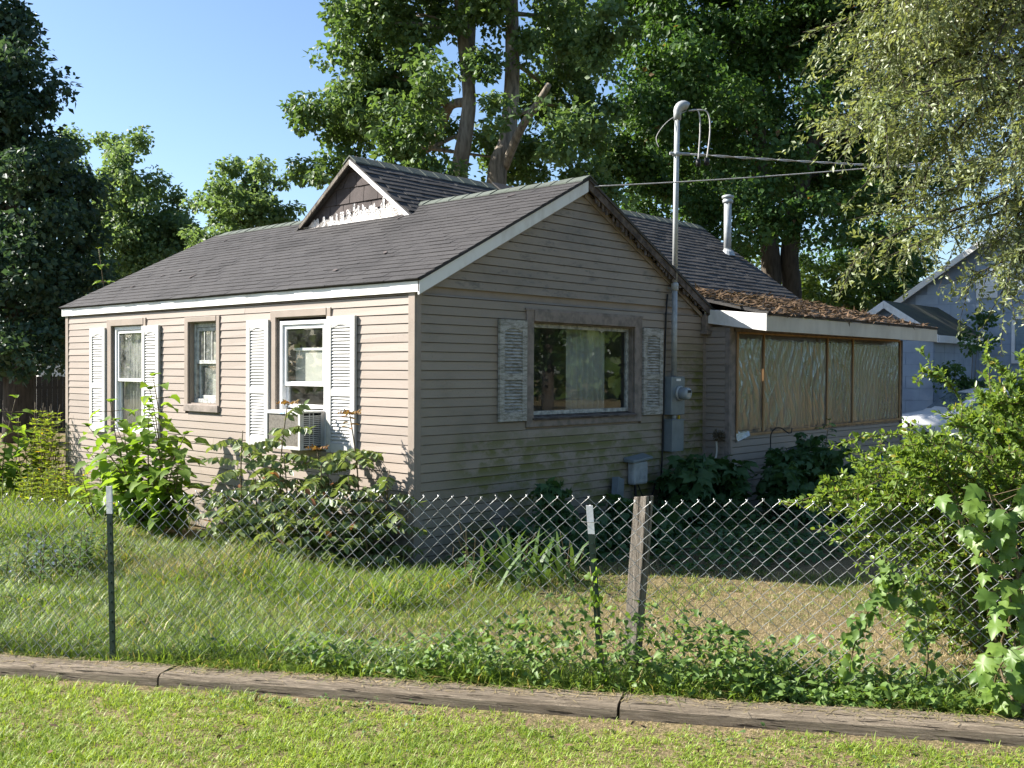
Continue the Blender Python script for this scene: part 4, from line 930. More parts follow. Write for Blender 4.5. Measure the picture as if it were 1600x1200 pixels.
timber(-4.2, 1.10, 'weathered landscape timber at the left end of the row'); timber(1.112, 3.79, 'long weathered landscape timber in the middle of the row'); timber(3.805, 9.0, 'weathered landscape timber at the right end of the row')

x, y, a, s = (lambda n: (lambda a, s: (TA[0]+TD[0]*a+TN[0]*s, TA[1]+TD[1]*a+TN[1]*s, a, s))(RNG.uniform(-1.8, 7, n), .02+.19*RNG.random(n)**.6))(2600)
o = bulk('timber_litter', ELLIP, np.stack([x, y, ties_top(a)+.004], 1), rdir(len(x))*np.array([1, 1, .05]), np.tile([0, 0, 1.0], (len(x), 1))+.15*rdir(len(x)), RNG.uniform(.003, .009, len(x)), RNG.uniform(.015, .07, len(x)), mat=M['straw']); kind(o, 'stuff'); o['label'] = 'dry grass clippings lying on the timbers'
fence = empty('chain_link_fence', (-3.0, -2.7, 0)); tag(fence, 'low galvanised chain link fence with two steel posts and a wooden post', 'fence')
FP = np.array([-3.758, -1.421]); FE = np.array([-2.252, -4.059]); FD = (FE-FP)/np.linalg.norm(FE-FP)
PW = .043
def wire_mesh():
    n = 25; pts = []
    for i in range(n+1):
        z = -i*PW; side_ = (i % 2)
        x = PW*(1-side_) if True else 0
        e = .0030
        pts.append(Vector((x+ (e if side_ == 0 else -e), .0035*(1 if side_ else -1), z)))
    # rounded elbows
    q = []
    for i, p in enumerate(pts):
        if i == 0: q.append(p); continue
        a = pts[i-1]; q.append(a.lerp(p, .06)); q.append(a.lerp(p, .94))
    mb = MB(); mb.tube(q, .0017, 5)
    # twisted barb at the top
    mb.tube([pts[0]+Vector((-.016, 0, -.016)), pts[0]+Vector((-.004, .003, -.003)), pts[0]+Vector((.003, 0, .008))], .0025, 5)
    return mb.mesh('wire')
wm = wire_mesh(); wm.materials.append(M['wire']); [setattr(p, 'use_smooth', True) for p in wm.polygons]
s = -3.9
ang = math.atan2(FD[1], FD[0])
i = 0
while s < 7.4:
    top = np.interp(s, [-3.9, -1.8, -.1, .2, .6, 2.9, 3.3, 4.6, 6], [1.06, 1.10, 1.02, 1.04, 1.12, 1.155, 1.15, 1.185, 1.17]) + random.uniform(-.004, .004) + .006*math.sin(s*5.3)+.004*math.sin(s*13)
    base = FP+FD*s; wob = .035*math.sin(s*2.3)+.014*math.sin(s*7)+random.uniform(-.003, .003)
    # neighbouring wires are alternately high and low so the diamonds close
    mw = Matrix.Translation((base[0]-FD[1]*wob, base[1]+FD[0]*wob, top)) @ Matrix.Rotation(ang, 4, 'Z') @ Matrix.Rotation(random.uniform(-.003, .003), 4, 'Y')
    if i % 2: mw = mw @ Matrix.Translation((PW, 0, 0)) @ Matrix.Rotation(math.pi, 4, 'Z')
    put(wm, 'wire', None, fence, mw); s += PW; i += 1
def tpost(p, z0, lean, label):
    hgt = 1.14-z0
    mb = MB(); top = Vector((p[0], p[1], 1.135))+Vector(lean); bot = Vector((p[0], p[1], z0-.1))
    d = (top-bot); fx_ = Vector((FD[0], FD[1], 0)); fy_ = Vector((-FD[1], FD[0], 0))
    def seg(t0, t1, name, mat, g, par):
        m = MB(); a = bot+d*t0; b = bot+d*t1
        def bar(u0, u1, v0, v1):
            m.hexa([a+fx_*u0+fy_*v0, a+fx_*u1+fy_*v0, a+fx_*u1+fy_*v1, a+fx_*u0+fy_*v1, b+fx_*u0+fy_*v0, b+fx_*u1+fy_*v0, b+fx_*u1+fy_*v1, b+fx_*u0+fy_*v1])
        bar(-.018-g, .018+g, -.003-g, .003+g); bar(-.003-g, .003+g, .003+g, .030+g); return m.build(name, mat, par)
    po = seg(0, .86, 'steel_post', M['tpost_green'], 0, fence); po['label'] = label
    seg(.86, 1, 'white_tip', M['tpost_white'], .0006, po)
    m = MB()
    for k in range(14):
        a = bot+d*(.16+k*.05); m.box(-.006, .006, -.010, -.003, -.006, .006, lambda x, y, z: tuple(a+fx_*x+fy_*y+Vector((0, 0, z))))
    kind(m.build('studs', M['tpost_green'], po), 'stuff')
    c = bot+d*.92
    m = MB(); m.tube(loop([c-fx_*.05-fy_*.004, c-fx_*.02-fy_*.02, c+fx_*.02-fy_*.02, c+fx_*.05-fy_*.004], 4), .0018, 5); m.build('tie_wire', M['wire'], po)
off = np.array([-FD[1], FD[0]])*-.036
tpost(FP+off, .03, (-.012, .03, 0), 'green steel post with white tip at the left')
tpost(FE+off, .10, (-.045, .075, -.015), 'leaning green steel post with white tip')
wp_ = np.array([-1.895, -3.995])
mb = MB(); bx0 = Vector((wp_[0], wp_[1], .0)); fx_ = Vector((FD[0], FD[1], 0)); fy_ = Vector((-FD[1], FD[0], 0)); fx_.rotate(Matrix.Rotation(-.4, 3, 'Z')); fy_.rotate(Matrix.Rotation(-.4, 3, 'Z'))
n = 10; rr = random.Random(4)
for i in range(n+1):
    t = i/n; c = bx0 + Vector((RT[0], RT[1], 0))*(.075*t-.02) + Vector((0, 0, 1.13*t)); hw = .043+rr.uniform(-.0015, .0015)
    tops = [0, 0, 0, 0] if i < n else [.0, .012, .006, -.006]
    for (a, b), q in zip(((-1, -1), (1, -1), (1, 1), (-1, 1)), tops): mb.v.append(tuple(c+fx_*hw*a+fy_*hw*b+Vector((0, 0, q))))
for i in range(n):
    for k in range(4): k2 = (k+1) % 4; mb.f.append((i*4+k, i*4+k2, i*4+4+k2, i*4+4+k))
mb.f.append((3, 2, 1, 0)); mb.f.append((n*4, n*4+1, n*4+2, n*4+3))
mb.build('wooden_post', M['post_wood'], fence, .004)['label'] = 'grey weathered wooden post leaning right'
settle(fence)
#PART2
# ------------------------------------------------------------------ trees
def limb(mb, a, b, r0, r1, sides=7, wob=.12, n=7):
    a, b = Vector(a), Vector(b); L = (b-a).length; pts = []; o1 = Vector(rdir(1)[0])*L*wob
    for i in range(n+1):
        t = i/n; p = a.lerp(b, t)+o1*math.sin(t*math.pi); p.z += L*.06*math.sin(t*math.pi); pts.append(p)
    mb.tube(pts, [r0+(r1-r0)*(i/n)**.8 for i in range(n+1)], sides); return pts
def crown(name, parent, lobes, sub, per, leaf, mat, tm=RHOMB, clump_r=.42, up=.5, squash=.75, droop=.35, jitter=(.5, 1.4)):
    """lobes: (x,y,z,r); each holds several leafy clumps biased to its surface"""
    cs, rs = [], []
    for (x, y, z, r) in lobes:
        m = max(3, int(sub*(r/1.0)**2)); d = rdir(m); rad = r*RNG.random(m)**.4
        cs.append(np.array([x, y, z])+d*rad[:, None]*np.array([1, 1, .85])); rs.append(np.full(m, clump_r)*RNG.uniform(.6, 1.3, m))
    c = np.concatenate(cs); r = np.concatenate(rs)
    p, t, nr = clump_leaves(c, r, per, squash, up, droop); n = len(p); s = leaf*RNG.uniform(jitter[0], jitter[1], n)
    o = bulk(name, tm, p, t, nr, s*(.95 if tm is not NARROW else .36), s, mat=mat, parent=parent); return o, c
def pxl(lst, d0, scale=None):
    """(px, py, radius px, depth offset) -> lobes in the world"""
    out = []
    for (px, py, rp, dd) in lst:
        d = d0+dd; p = dep(px, py, d); out.append((p[0], p[1], p[2], rp*d/FPX))
    return out
def tree(name, label, base, trunks, lobes, sub, per, leaf, mat, bark, group=None, nlimbs=14, **kw):
    root = empty(name, (base[0], base[1], base[2])); tag(root, label, 'tree', group)
    mb = MB(); tops = []
    for path, rad in trunks: mb.tube(loop(path, 5), list(np.interp(np.linspace(0, 1, (len(path)-1)*5+1), np.linspace(0, 1, len(rad)), rad)), 12); tops.append([Vector(q) for q in loop(path, 5)])
    allp = [q for t in tops for q in t]
    order = sorted(range(len(lobes)), key=lambda i: -lobes[i][3])[:nlimbs]
    for i in order:
        c = Vector(lobes[i][:3]); cand = [q for q in allp if q.z < c.z+.5] or allp
        q = min(cand, key=lambda q: (q-c).length + max(0, (q.z-c.z))*1.5 + (3 if q.z < base[2]+2.2 else 0))
        limb(mb, q, c, .055+.015*lobes[i][3], .018)
    smooth(mb.build('trunk', bark, root))
    o, c = crown('crown', root, lobes, sub, per, leaf, mat, **kw)
    settle(root); return root
GZF = -.12
# the big maple behind the house with two bare trunks
def tpath(lst, d): return [tuple(dep(px, py, d+dd)) for px, py, dd in lst]
t1 = tpath([(715, 560, 0), (716, 300, 0), (728, 205, 0), (733, 150, 0), (724, 70, .2), (716, 0, .4), (706, -90, .6)], 24)
t2 = tpath([(770, 560, -.3), (775, 290, -.3), (792, 220, -.3), (800, 130, -.2), (800, 40, 0), (798, -60, .2), (792, -160, .4)], 24)
t3 = tpath([(788, 262, -.35), (812, 205, -.9), (838, 165, -1.4), (858, 132, -1.8)], 24)
t4 = tpath([(732, 130, 0), (736, 40, 1.0), (748, -60, 1.8)], 24)
t5 = tpath([(722, 62, 0), (700, 42, -.6), (668, 36, -1.2), (640, 50, -1.5)], 24)
t6 = tpath([(733, 160, 0), (705, 165, .8), (690, 200, 1.5), (668, 235, 2.0)], 24)
lob = []
for (px, py, rp) in ((520, 178, 52), (482, 182, 26), (552, 110, 60), (570, 40, 66), (545, 215, 42), (590, 160, 60), (610, 235, 48), (640, 100, 66), (650, 20, 70), (640, 190, 56), (672, 265, 40), (505, 262, 30), (480, 268, 18), (560, 262, 34),
                     (690, 120, 46), (755, 90, 40), (765, 180, 36), (760, 20, 52), (700, -10, 55), (850, 60, 52), (865, 205, 48), (890, 130, 50), (905, 270, 46), (870, 20, 55), (940, 60, 55), (930, 180, 50), (940, 310, 38), (560, -20, 60), (600, -90, 90), (720, -110, 100), (850, -90, 100), (770, -220, 120), (640, -200, 110), (900, -190, 110)):
    lob.append((px, py, rp, RNG.uniform(-2.6, 1.6) if py > 0 else RNG.uniform(-3, 3)))
for (px, py, rp) in ((600, 60, 70), (660, 210, 60), (560, 180, 50), (820, 250, 60), (900, 60, 70), (850, 140, 60), (770, 230, 50), (960, 240, 60), (930, 330, 40)): lob.append((px, py, rp, RNG.uniform(2.2, 4.2)))
b_ = t2[0]
tree('maple_tree', 'tall maple with two bare sunlit trunks rising behind the roof', (b_[0], b_[1], GZF), [(t1[:1]and [(t1[0][0], t1[0][1], GZF)]+t1, [.34, .27, .21, .18, .16, .14, .11, .08]), ([(t2[0][0], t2[0][1], GZF)]+t2, [.36, .30, .24, .20, .18, .16, .13, .1]), (t3, [.11, .10, .085, .06]), (t4, [.16, .12, .08]), (t6, [.13, .1, .08, .04])],
     pxl(lob, 24), 17, 130, .145, M['maple'], M['bark'], nlimbs=22)
# the dense dark maple to its right
lob = []
for i in range(46):
    px = RNG.uniform(985, 1430); py = RNG.uniform(-60, 400); lob.append((px, py, RNG.uniform(52, 82), RNG.uniform(-3.0, 3.0)))
for (px, py, rp) in ((1010, 320, 50), (1050, 400, 40), (1110, 340, 60), (1180, 330, 62), (1260, 345, 60), (1330, 330, 60), (1390, 390, 55), (1300, 130, 80), (1200, 60, 80), (1250, 40, 80), (1350, 60, 80), (1150, 150, 70), (1080, 90, 70), (1020, 180, 60), (1180, -150, 140), (1320, -160, 140), (1060, -170, 120), (1240, -280, 150), (1440, -60, 110), (1440, 120, 90), (1450, 260, 80)):
    lob.append((px, py, rp, RNG.uniform(-4, 1)))
for (px, py, rp) in ((1060, 250, 90), (1160, 240, 90), (1260, 240, 90), (1350, 240, 90), (1110, 130, 90), (1220, 140, 90), (1000, 80, 70)): lob.append((px, py, rp, 4.5))
q1 = tpath([(1205, 470, 0), (1203, 390, 0), (1190, 300, 0), (1185, 150, .4), (1190, 0, .5)], 30); q2 = tpath([(1238, 470, .2), (1234, 390, 0), (1255, 280, 0), (1290, 150, 0), (1300, 0, 0)], 30)
tree('maple_tree', 'broad dense dark green maple behind the flue pipe', (q1[0][0], q1[0][1], GZF), [([(q1[0][0], q1[0][1], GZF)]+q1, [.34, .30, .27, .24, .18, .12]), ([(q2[0][0], q2[0][1], GZF)]+q2, [.32, .28, .26, .22, .17, .11])],
     pxl(lob, 30), 9, 135, .155, M['maple2'], M['bark_dark'], nlimbs=20, clump_r=.55)
# trees at the left
lob = [(-10, 60, 75, 0), (40, 120, 55, -1), (30, 30, 45, 0), (60, 190, 42, -1), (10, 200, 80, 0), (70, 290, 60, -1), (100, 280, 40, 0), (20, 330, 90, 1), (115, 340, 50, 0), (60, 410, 80, 0), (120, 430, 50, -1), (-60, 250, 110, 0), (-80, 90, 110, 0), (-90, 420, 110, 0), (20, 490, 70, 0), (90, 500, 48, 0), (-30, 550, 50, 0), (-30, -60, 90, 0), (-150, 0, 120, 0), (-160, 300, 130, 0), (130, 390, 34, 1), (40, 250, 70, -2), (70, 350, 60, -2), (30, 430, 70, -2), (110, 470, 50, -1), (20, 540, 55, -2), (70, 545, 45, -2), (0, 130, 70, -2), (140, 300, 24, 0), (145, 450, 30, 0), (110, 540, 40, 1)]
p = dep(30, 560, 27); pt = [(p[0], p[1], GZF), tuple(dep(30, 450, 27)), tuple(dep(20, 250, 27)), tuple(dep(0, 60, 27))]
tree('shade_tree', 'tall dark shade tree at the left edge of the picture', (p[0], p[1], GZF), [(pt, [.42, .36, .26, .12])], pxl(lob, 27), 13, 120, .165, M['left_dark'], M['bark_dark'], 'trees beyond the left end of the house', nlimbs=14, clump_r=.5)
lob = [(200, 240, 26, 0), (175, 225, 22, 1), (215, 215, 16, 0), (190, 290, 38, 0), (225, 300, 26, 1), (170, 330, 42, 0), (215, 355, 46, 0), (150, 270, 22, 0), (240, 280, 14, 0), (190, 420, 60, 0), (250, 410, 44, 1), (120, 230, 20, 2), (108, 215, 12, 2), (215, 470, 60, 0), (185, 265, 34, -1), (205, 325, 42, -1), (165, 375, 48, -1), (235, 345, 34, 0), (140, 320, 36, 1), (250, 450, 50, 0), (150, 430, 50, 1), (205, 400, 50, -1), (120, 270, 24, 2)]
p = dep(195, 560, 36); pt = [(p[0], p[1], GZF), tuple(dep(195, 450, 36)), tuple(dep(195, 330, 36)), tuple(dep(198, 230, 36))]
tree('slender_tree', 'pale green narrow tree with a ragged top next to the dark tree', (p[0], p[1], GZF), [(pt, [.28, .22, .14, .05])], pxl(lob, 36), 16, 100, .165, M['pale_tree'], M['bark_dark'], 'trees beyond the left end of the house', nlimbs=8, clump_r=.45)
lob = [(262, 345, 34, 0), (285, 330, 22, 0), (280, 385, 40, 0), (245, 370, 30, 1), (300, 420, 44, 0), (275, 305, 12, 0), (300, 355, 22, 0), (270, 365, 40, -1), (320, 400, 36, 0), (255, 400, 40, 0), (290, 450, 50, 0)]
p = dep(280, 560, 37); pt = [(p[0], p[1], GZF), tuple(dep(280, 450, 37)), tuple(dep(278, 350, 37))]
tree('small_tree', 'low rounded green tree just left of the roof end', (p[0], p[1], GZF), [(pt, [.22, .16, .06])], pxl(lob, 37), 16, 95, .165, M['pale_tree'], M['bark_dark'], 'trees beyond the left end of the house', nlimbs=6, clump_r=.45)
lob = [(345, 285, 26, 0), (372, 262, 24, 0), (400, 258, 20, -1), (395, 290, 32, 0), (430, 285, 24, 0), (360, 325, 36, 0), (410, 335, 34, 0), (445, 325, 18, 0), (325, 310, 20, 1), (340, 350, 30, 0), (440, 350, 20, 0), (385, 390, 50, 0), (380, 300, 36, -1), (395, 320, 40, -1), (350, 300, 28, -1), (425, 310, 28, 0), (375, 345, 40, -1), (330, 380, 40, 0)]
p = dep(392, 560, 33); pt = [(p[0], p[1], GZF), tuple(dep(392, 420, 33)), tuple(dep(388, 330, 33)), tuple(dep(382, 280, 33))]
tree('round_tree', 'open-crowned green tree standing above the left part of the roof', (p[0], p[1], GZF), [(pt, [.26, .2, .12, .05])], pxl(lob, 33), 15, 95, .16, M['pale_tree'], M['bark_dark'], 'trees beyond the left end of the house', nlimbs=9, clump_r=.42)

# background thicket behind the house, right
def bush(name, label, lobes, sub, per, leaf, mat, cat='bush', group=None, stem=True, **kw):
    b = np.mean([l[:3] for l in lobes], axis=0); gz = float(ground_z(b[0], b[1])); root = empty(name, (b[0], b[1], gz)); tag(root, label, cat, group)
    mb = MB()
    for l in lobes[:14]:
        c = Vector(l[:3]); mb.tube(loop([(b[0]+RNG.uniform(-.2, .2)*l[3], b[1]+RNG.uniform(-.2, .2)*l[3], gz-.05), ((b[0]+c.x)/2, (b[1]+c.y)/2, (gz+c.z)/2+.1), tuple(c)], 4), [.03*max(l[3], .3)]*5+[.015*max(l[3], .3)]*4, 6)
    smooth(mb.build('stems', M['stem'], root)); crown('foliage', root, lobes, sub, per, leaf, mat, **kw); settle(root); return root
bush('thicket_bush', 'sunlit bush between the dark maple trunk and the blue house', pxl([(1265, 420, 40, 2), (1270, 465, 36, 0), (1300, 450, 40, 0), (1330, 470, 36, 1), (1285, 500, 44, -1), (1340, 500, 40, 0)], 33), 16, 70, .17, M['hedge_far'], group='bushes behind the house', clump_r=.45)
bush('thicket_bush', 'dark green bush right behind the low porch roof', pxl([(1340, 385, 50, 1), (1290, 400, 44, 2), (1400, 380, 54, 2), (1365, 440, 44, 0), (1400, 420, 44, 1), (1380, 400, 40, 2), (1340, 420, 34, 2), (1420, 460, 40, 0)], 35), 16, 70, .17, M['maple2'], group='bushes behind the house', clump_r=.45)
bush('thicket_bush', 'bush behind the rear roof edge left of the maple trunk', pxl([(1175, 440, 40, 0), (1185, 475, 40, 0), (1150, 460, 36, 1), (1160, 400, 30, 2)], 36), 16, 60, .18, M['hedge_far'], group='bushes behind the house', clump_r=.45)
bush('wall_shrub', 'dark shrub growing against the blue house wall', pxl([(1490, 570, 30, 0), (1520, 540, 32, 0), (1500, 610, 30, 0), (1540, 590, 34, 0), (1530, 500, 20, .5)], 22.5), 22, 80, .10, M['maple2'], clump_r=.28)

# overhanging fine-leaved tree, right foreground
root = empty('willow_tree', (4.4, -6.2, -.1)); tag(root, 'fine-leaved olive green tree overhanging the upper right corner', 'tree')
tb_ = dep(1830, 700, 9.6); tr = [(tb_[0], tb_[1], -.15), tuple(dep(1820, 500, 9.6)), tuple(dep(1790, 200, 9.6)), tuple(dep(1770, -60, 9.8)), tuple(dep(1760, -300, 10))]
mb = MB(); mb.tube(loop(tr, 5), list(np.interp(np.linspace(0, 1, 21), [0, .5, 1], [.24, .18, .08])), 10)
starts = [Vector(q) for q in loop(tr, 6)]
twp, twd = [], []
ends = []
for i in range(64):
    px = RNG.uniform(1330, 1720); top = 0
    lowlim = np.interp(px, [1330, 1400, 1480, 1600, 1720], [150, 250, 385, 430, 450]); py = RNG.uniform(-220, lowlim); ends.append((px, py, 9.4+RNG.uniform(-1.8, 1.9)))
ends += [(1310, 185, 9.2), (1330, 190, 8.6), (1360, 120, 9), (1380, 60, 9), (1400, 330, 9.3), (1345, 392, 9.0), (1420, 385, 8.9), (1300, 40, 9.5), (1355, 30, 9.3), (1420, 200, 9.0), (1430, 285, 9.6), (1520, 430, 8.8), (1570, 450, 8.7), (1480, 350, 9.0), (1340, 100, 9.6), (1390, 250, 9.3)]
for (px, py, d) in ends:
    e = Vector(dep(px, py, d)); cand = [q for q in starts if q.z > 2.0]; a = min(cand, key=lambda q: (q-e).length+abs(q.z-(e.z+.3))*.8)
    L = (e-a).length; mid = a.lerp(e, .55)+Vector((0, 0, .22*L))+Vector(rdir(1)[0])*.15*L; pts = loop([a, mid, e], 10); mb.tube(pts, list(np.linspace(.026, .004, len(pts))), 5)
    for q in range(7, 21):
        for k in range(3):
            t0 = pts[q]; dv = (pts[min(q+1, 20)]-pts[q-1]).normalized(); tw = (dv*.7+Vector(rdir(1)[0])*.75+Vector((0, 0, -.35))).normalized(); ln = RNG.uniform(.25, .60)
            twp.append(t0); twd.append(tw*ln)
            if k < 2: mb.tube([t0, t0+tw*ln*.5, t0+tw*ln+Vector((0, 0, -.05*ln))], [.004, .003, .0015], 4, False)
smooth(mb.build('trunk', M['bark_dark'], root))
P = np.array([tuple(v) for v in twp]); D = np.array([tuple(v) for v in twd]); per = 26
P = np.repeat(P, per, 0); D = np.repeat(D, per, 0); u = RNG.random(len(P)); pos = P+D*u[:, None]+np.array([0, 0, -.06])*(u**2)[:, None]+rdir(len(P))*.02
td = D/np.linalg.norm(D, axis=1, keepdims=True)*.7+rdir(len(P))*.75; nr = rdir(len(P))*.8+np.array([-.2, .3, .6])
bulk('crown', RHOMB, pos, td, nr, RNG.uniform(.018, .040, len(P)), RNG.uniform(.030, .078, len(P)), mat=M['olive_tree'], parent=root); settle(root)
print('willow leaves', len(P))

# far woods all round the horizon
n = 26000; an = RNG.uniform(0, 2*math.pi, n); rr_ = RNG.uniform(58, 80, n); hmax = 6.2+1.6*np.sin(an*9)+1.0*np.sin(an*23+1)+.6*np.sin(an*57)
P = np.stack([rr_*np.cos(an), rr_*np.sin(an)+5, -.2+hmax*RNG.random(n)**.8], 1)
wd_ = bulk('distant_woods', RHOMB, P, rdir(n)+np.array([0, 0, -.3]), rdir(n)*.8+np.array([0, 0, .4]), RNG.uniform(.9, 1.6, n), RNG.uniform(.9, 1.7, n), mat=M['hedge_far']); kind(wd_, 'stuff'); wd_['label'] = 'far line of woods along the horizon'
# shade trees across the street, seen mirrored in the picture window
for i, (x, y, h, lab) in enumerate(((14, -17, 8, 'leafy tree beyond the street mirrored at the left of the picture window'), (21, -19, 9, 'leafy tree beyond the street mirrored in the middle of the picture window'), (28, -22, 9, 'leafy tree beyond the street mirrored at the right of the picture window'))):
    lob = [(x+RNG.uniform(-2.6, 2.6), y+RNG.uniform(-2.6, 2.6), h*RNG.uniform(.28, 1.0), RNG.uniform(1.0, 1.7)) for _ in range(20)]
    tree('street_tree', lab, (x, y, GZF), [([(x, y, GZF), (x+.1, y, h*.4), (x, y+.1, h*.8)], [.3, .24, .1])], lob, 6, 60, .19, M['maple2'], M['bark_dark'], 'trees across the street', nlimbs=6, clump_r=.6)

# ------------------------------------------------------------------ plants
def heads(n): return RNG.uniform(0, 2*math.pi, n)
class Plant:
    def __init__(s, name, label, base, cat='plant', group=None):
        s.root = empty(name, base); tag(s.root, label, cat, group); s.mb = MB(); s.base = Vector(base); s.L = {}; s.nst = 0
    def stem(s, a, b, r0, r1, bow=.1, n=8):
        s.nst += 1; a, b = Vector(a), Vector(b); o = Vector(rdir(1)[0]); o.z *= .2; pts = [a.lerp(b, i/n)+o*(b-a).length*bow*math.sin(math.pi*i/n) for i in range(n+1)]
        s.mb.tube(pts, list(np.linspace(r0, r1, n+1)), 6); return pts
    def leaf(s, key, p, t, n, w, l): s.L.setdefault(key, []).append((tuple(p), tuple(t), tuple(n), w, l))
    def done(s, stemmat, mats):
        if s.mb.v:
            st = smooth(s.mb.build('stem', stemmat, s.root))
            if s.nst > 1: kind(st, 'stuff'); st.name = 'stems'
        for key, rows in s.L.items():
            tm, mt = mats[key]; A = lambda i: np.array([r[i] for r in rows], float)
            bulk('foliage', tm, A(0), A(1), A(2), A(3), A(4), mat=mt, parent=s.root)
        settle(s.root); return s.root
def rv(): return Vector(rdir(1)[0])
def gpt(px, py, z=0.0):
    p = atz(px, py, z); return p
# broad-leaved sapling by the far window
def broad_sapling(label, base, stems, leaf, mat='catalpa', nodes=9, tm=HEART, name='broadleaf_sapling', tilt=.25, pet=.12, start=.25, group=None, top=None):
    P_ = Plant(name, label, base, 'plant', group)
    for (dx, dy, h) in stems:
        b = Vector(base)+rv()*.04; b.z = base[2]; e = Vector((base[0]+dx, base[1]+dy, base[2]+h)); pts = P_.stem(b, e, .012, .004, .06, 14)
        a0 = random.random()*6
        for k in range(nodes):
            t = start+(1-start)*(k+random.random()*.6)/nodes; p = pts[min(14, int(t*14))]
            for sgn in (0, math.pi):
                a = a0+k*1.4+sgn+random.uniform(-.3, .3); d = Vector((math.cos(a), math.sin(a), random.uniform(-.05, .35))).normalized(); q = p+d*pet*random.uniform(.6, 1.3)
                P_.mb.tube([p, q], [.004, .003], 4, False)
                l = leaf*random.uniform(.65, 1.2)*(1.0-.25*max(0, t-.8)/.2); P_.leaf(0, q, d+Vector((0, 0, -.35+random.uniform(-.45, .35))), d*.5+Vector((random.uniform(-tilt, tilt)*1.6, random.uniform(-tilt, tilt)*1.6, .8)), l*1.0, l)
        for k in range(4): a = random.random()*6.28; P_.leaf(1 if top else 0, e, Vector((math.cos(a), math.sin(a), .6)), Vector((0, 0, 1)), leaf*.4, leaf*.5)
    mats = {0: (tm, M[mat])}
    if top: mats[1] = (tm, M[top])
    return P_.done(M['stem'], mats)
broad_sapling('bright green broad-leaved sapling in front of the farthest window', (-.75, 3.70, -.09), [(.05, .10, 1.86), (-.25, .55, 1.55), (.0, .95, 1.30), (-.2, -.35, 1.42), (.12, .30, 1.70), (-.15, .75, .9), (-.3, .2, .8), (-.2, -.25, .7), (-.1, .55, 1.3), (-.25, 1.15, .95), (-.1, -.1, 1.5), (-.35, .9, 1.25), (-.1, 1.2, .6), (.1, -.3, .95), (.1, -.55, 1.2), (-.1, -.75, .9), (.15, -.9, .6)], .20, nodes=13, pet=.14, start=.16)
broad_sapling('low broad-leaved sapling behind the left steel post', (-1.1, 4.35, -.08), [(-.1, .2, .62), (.1, -.2, .55), (-.25, -.1, .42)], .15, nodes=5, start=.3)
# pinnate-leaved saplings by the air conditioner
def pinnate(P_, p, d, L, n, lw, ll, key=0, droop=.45):
    d = Vector(d).normalized(); side_ = d.cross(Vector((0, 0, 1))).normalized(); up = side_.cross(d); prev = p; pts = [p]
    for k in range(n):
        t = (k+1)/n; q = p+d*L*t+Vector((0, 0, -droop*L*t*t)); pts.append(q)
        for sg in (-1, 1):
            f = 1-.35*abs(t-.45); dd = side_*sg*.8+d*.25+Vector((0, 0, -.65)); P_.leaf(key, q, dd+rv()*.25, up*.5+side_*sg*.5+rv()*.5, lw*f, ll*f)
    P_.leaf(key, pts[-1], d, up, lw*.8, ll*.9); P_.mb.tube(pts[::2] if len(pts) % 2 else pts[::2]+[pts[-1]], .0025, 4, False)
P_ = Plant('pinnate_sapling_thicket', 'dense clump of pinnate-leaved saplings with red tips below the air conditioner', (-.55, 1.2, -.09), 'bush')
for (x, y, h, red) in ((-.80, 1.75, 1.22, 0), (-.55, 1.35, 1.50, 1), (-.45, .95, 1.05, 1), (-.38, .60, 1.42, 2), (-.7, 1.15, 1.0, 0), (-.6, .65, .95, 0), (-.5, .35, .82, 0), (-.85, 1.4, .75, 0), (-.35, .3, .62, 0), (-.65, 1.9, .60, 0), (-.75, .8, .7, 0), (-.5, 1.7, .9, 0), (-.6, .05, .5, 0), (-.3, .12, .9, 0), (-.4, .8, .95, 0), (-.8, .5, .75, 0), (-1.0, 1.8, .6, 0), (-.9, 1.0, .6, 0)):
    b = Vector((x+.1*random.random(), y, -.1)); e = Vector((x, y+random.uniform(-.1, .1), h)); pts = P_.stem(b, e, .011, .005, .05, 12)
    if red == 2:
        for k in range(8): a = k*2.4; P_.leaf(1, e-Vector((0, 0, .02*k)), Vector((math.cos(a), math.sin(a), .0)), Vector((0, 0, 1))+rv()*.5, .075, .10)
        pts = [q for q in pts if q.z < h-.32]
    m = int(h*15)
    for k in range(m):
        t = .18+.8*k/m; q = pts[min(len(pts)-1, int(t*12))]; a = k*2.4+random.uniform(-.4, .4); d = Vector((math.cos(a), math.sin(a), .35))
        if d.x > .3: d.x *= .4
        pinnate(P_, q, d, random.uniform(.26, .46), random.randint(6, 9), .095, .115, 0, random.uniform(.25, .6))
    if red:
        for k in range(5): a = k*1.3; pinnate(P_, e, Vector((math.cos(a), math.sin(a), .9)), .14, 4, .035, .05, 1, .5)
P_.done(M['stem'], {0: (ELLIP, M['heaven']), 1: (ELLIP, M['heaven_red'])})
# maple seedlings among them
broad_sapling('maple seedlings at the foot of the house corner', (-.55, .35, -.1), [(-.1, .2, .62), (.05, -.1, .58), (-.25, .5, .55), (-.2, -.2, .42), (-.35, .15, .48), (.1, -.3, .35)], .105, 'weed', 8, MAPLE, 'maple_seedling', pet=.07, start=.1)
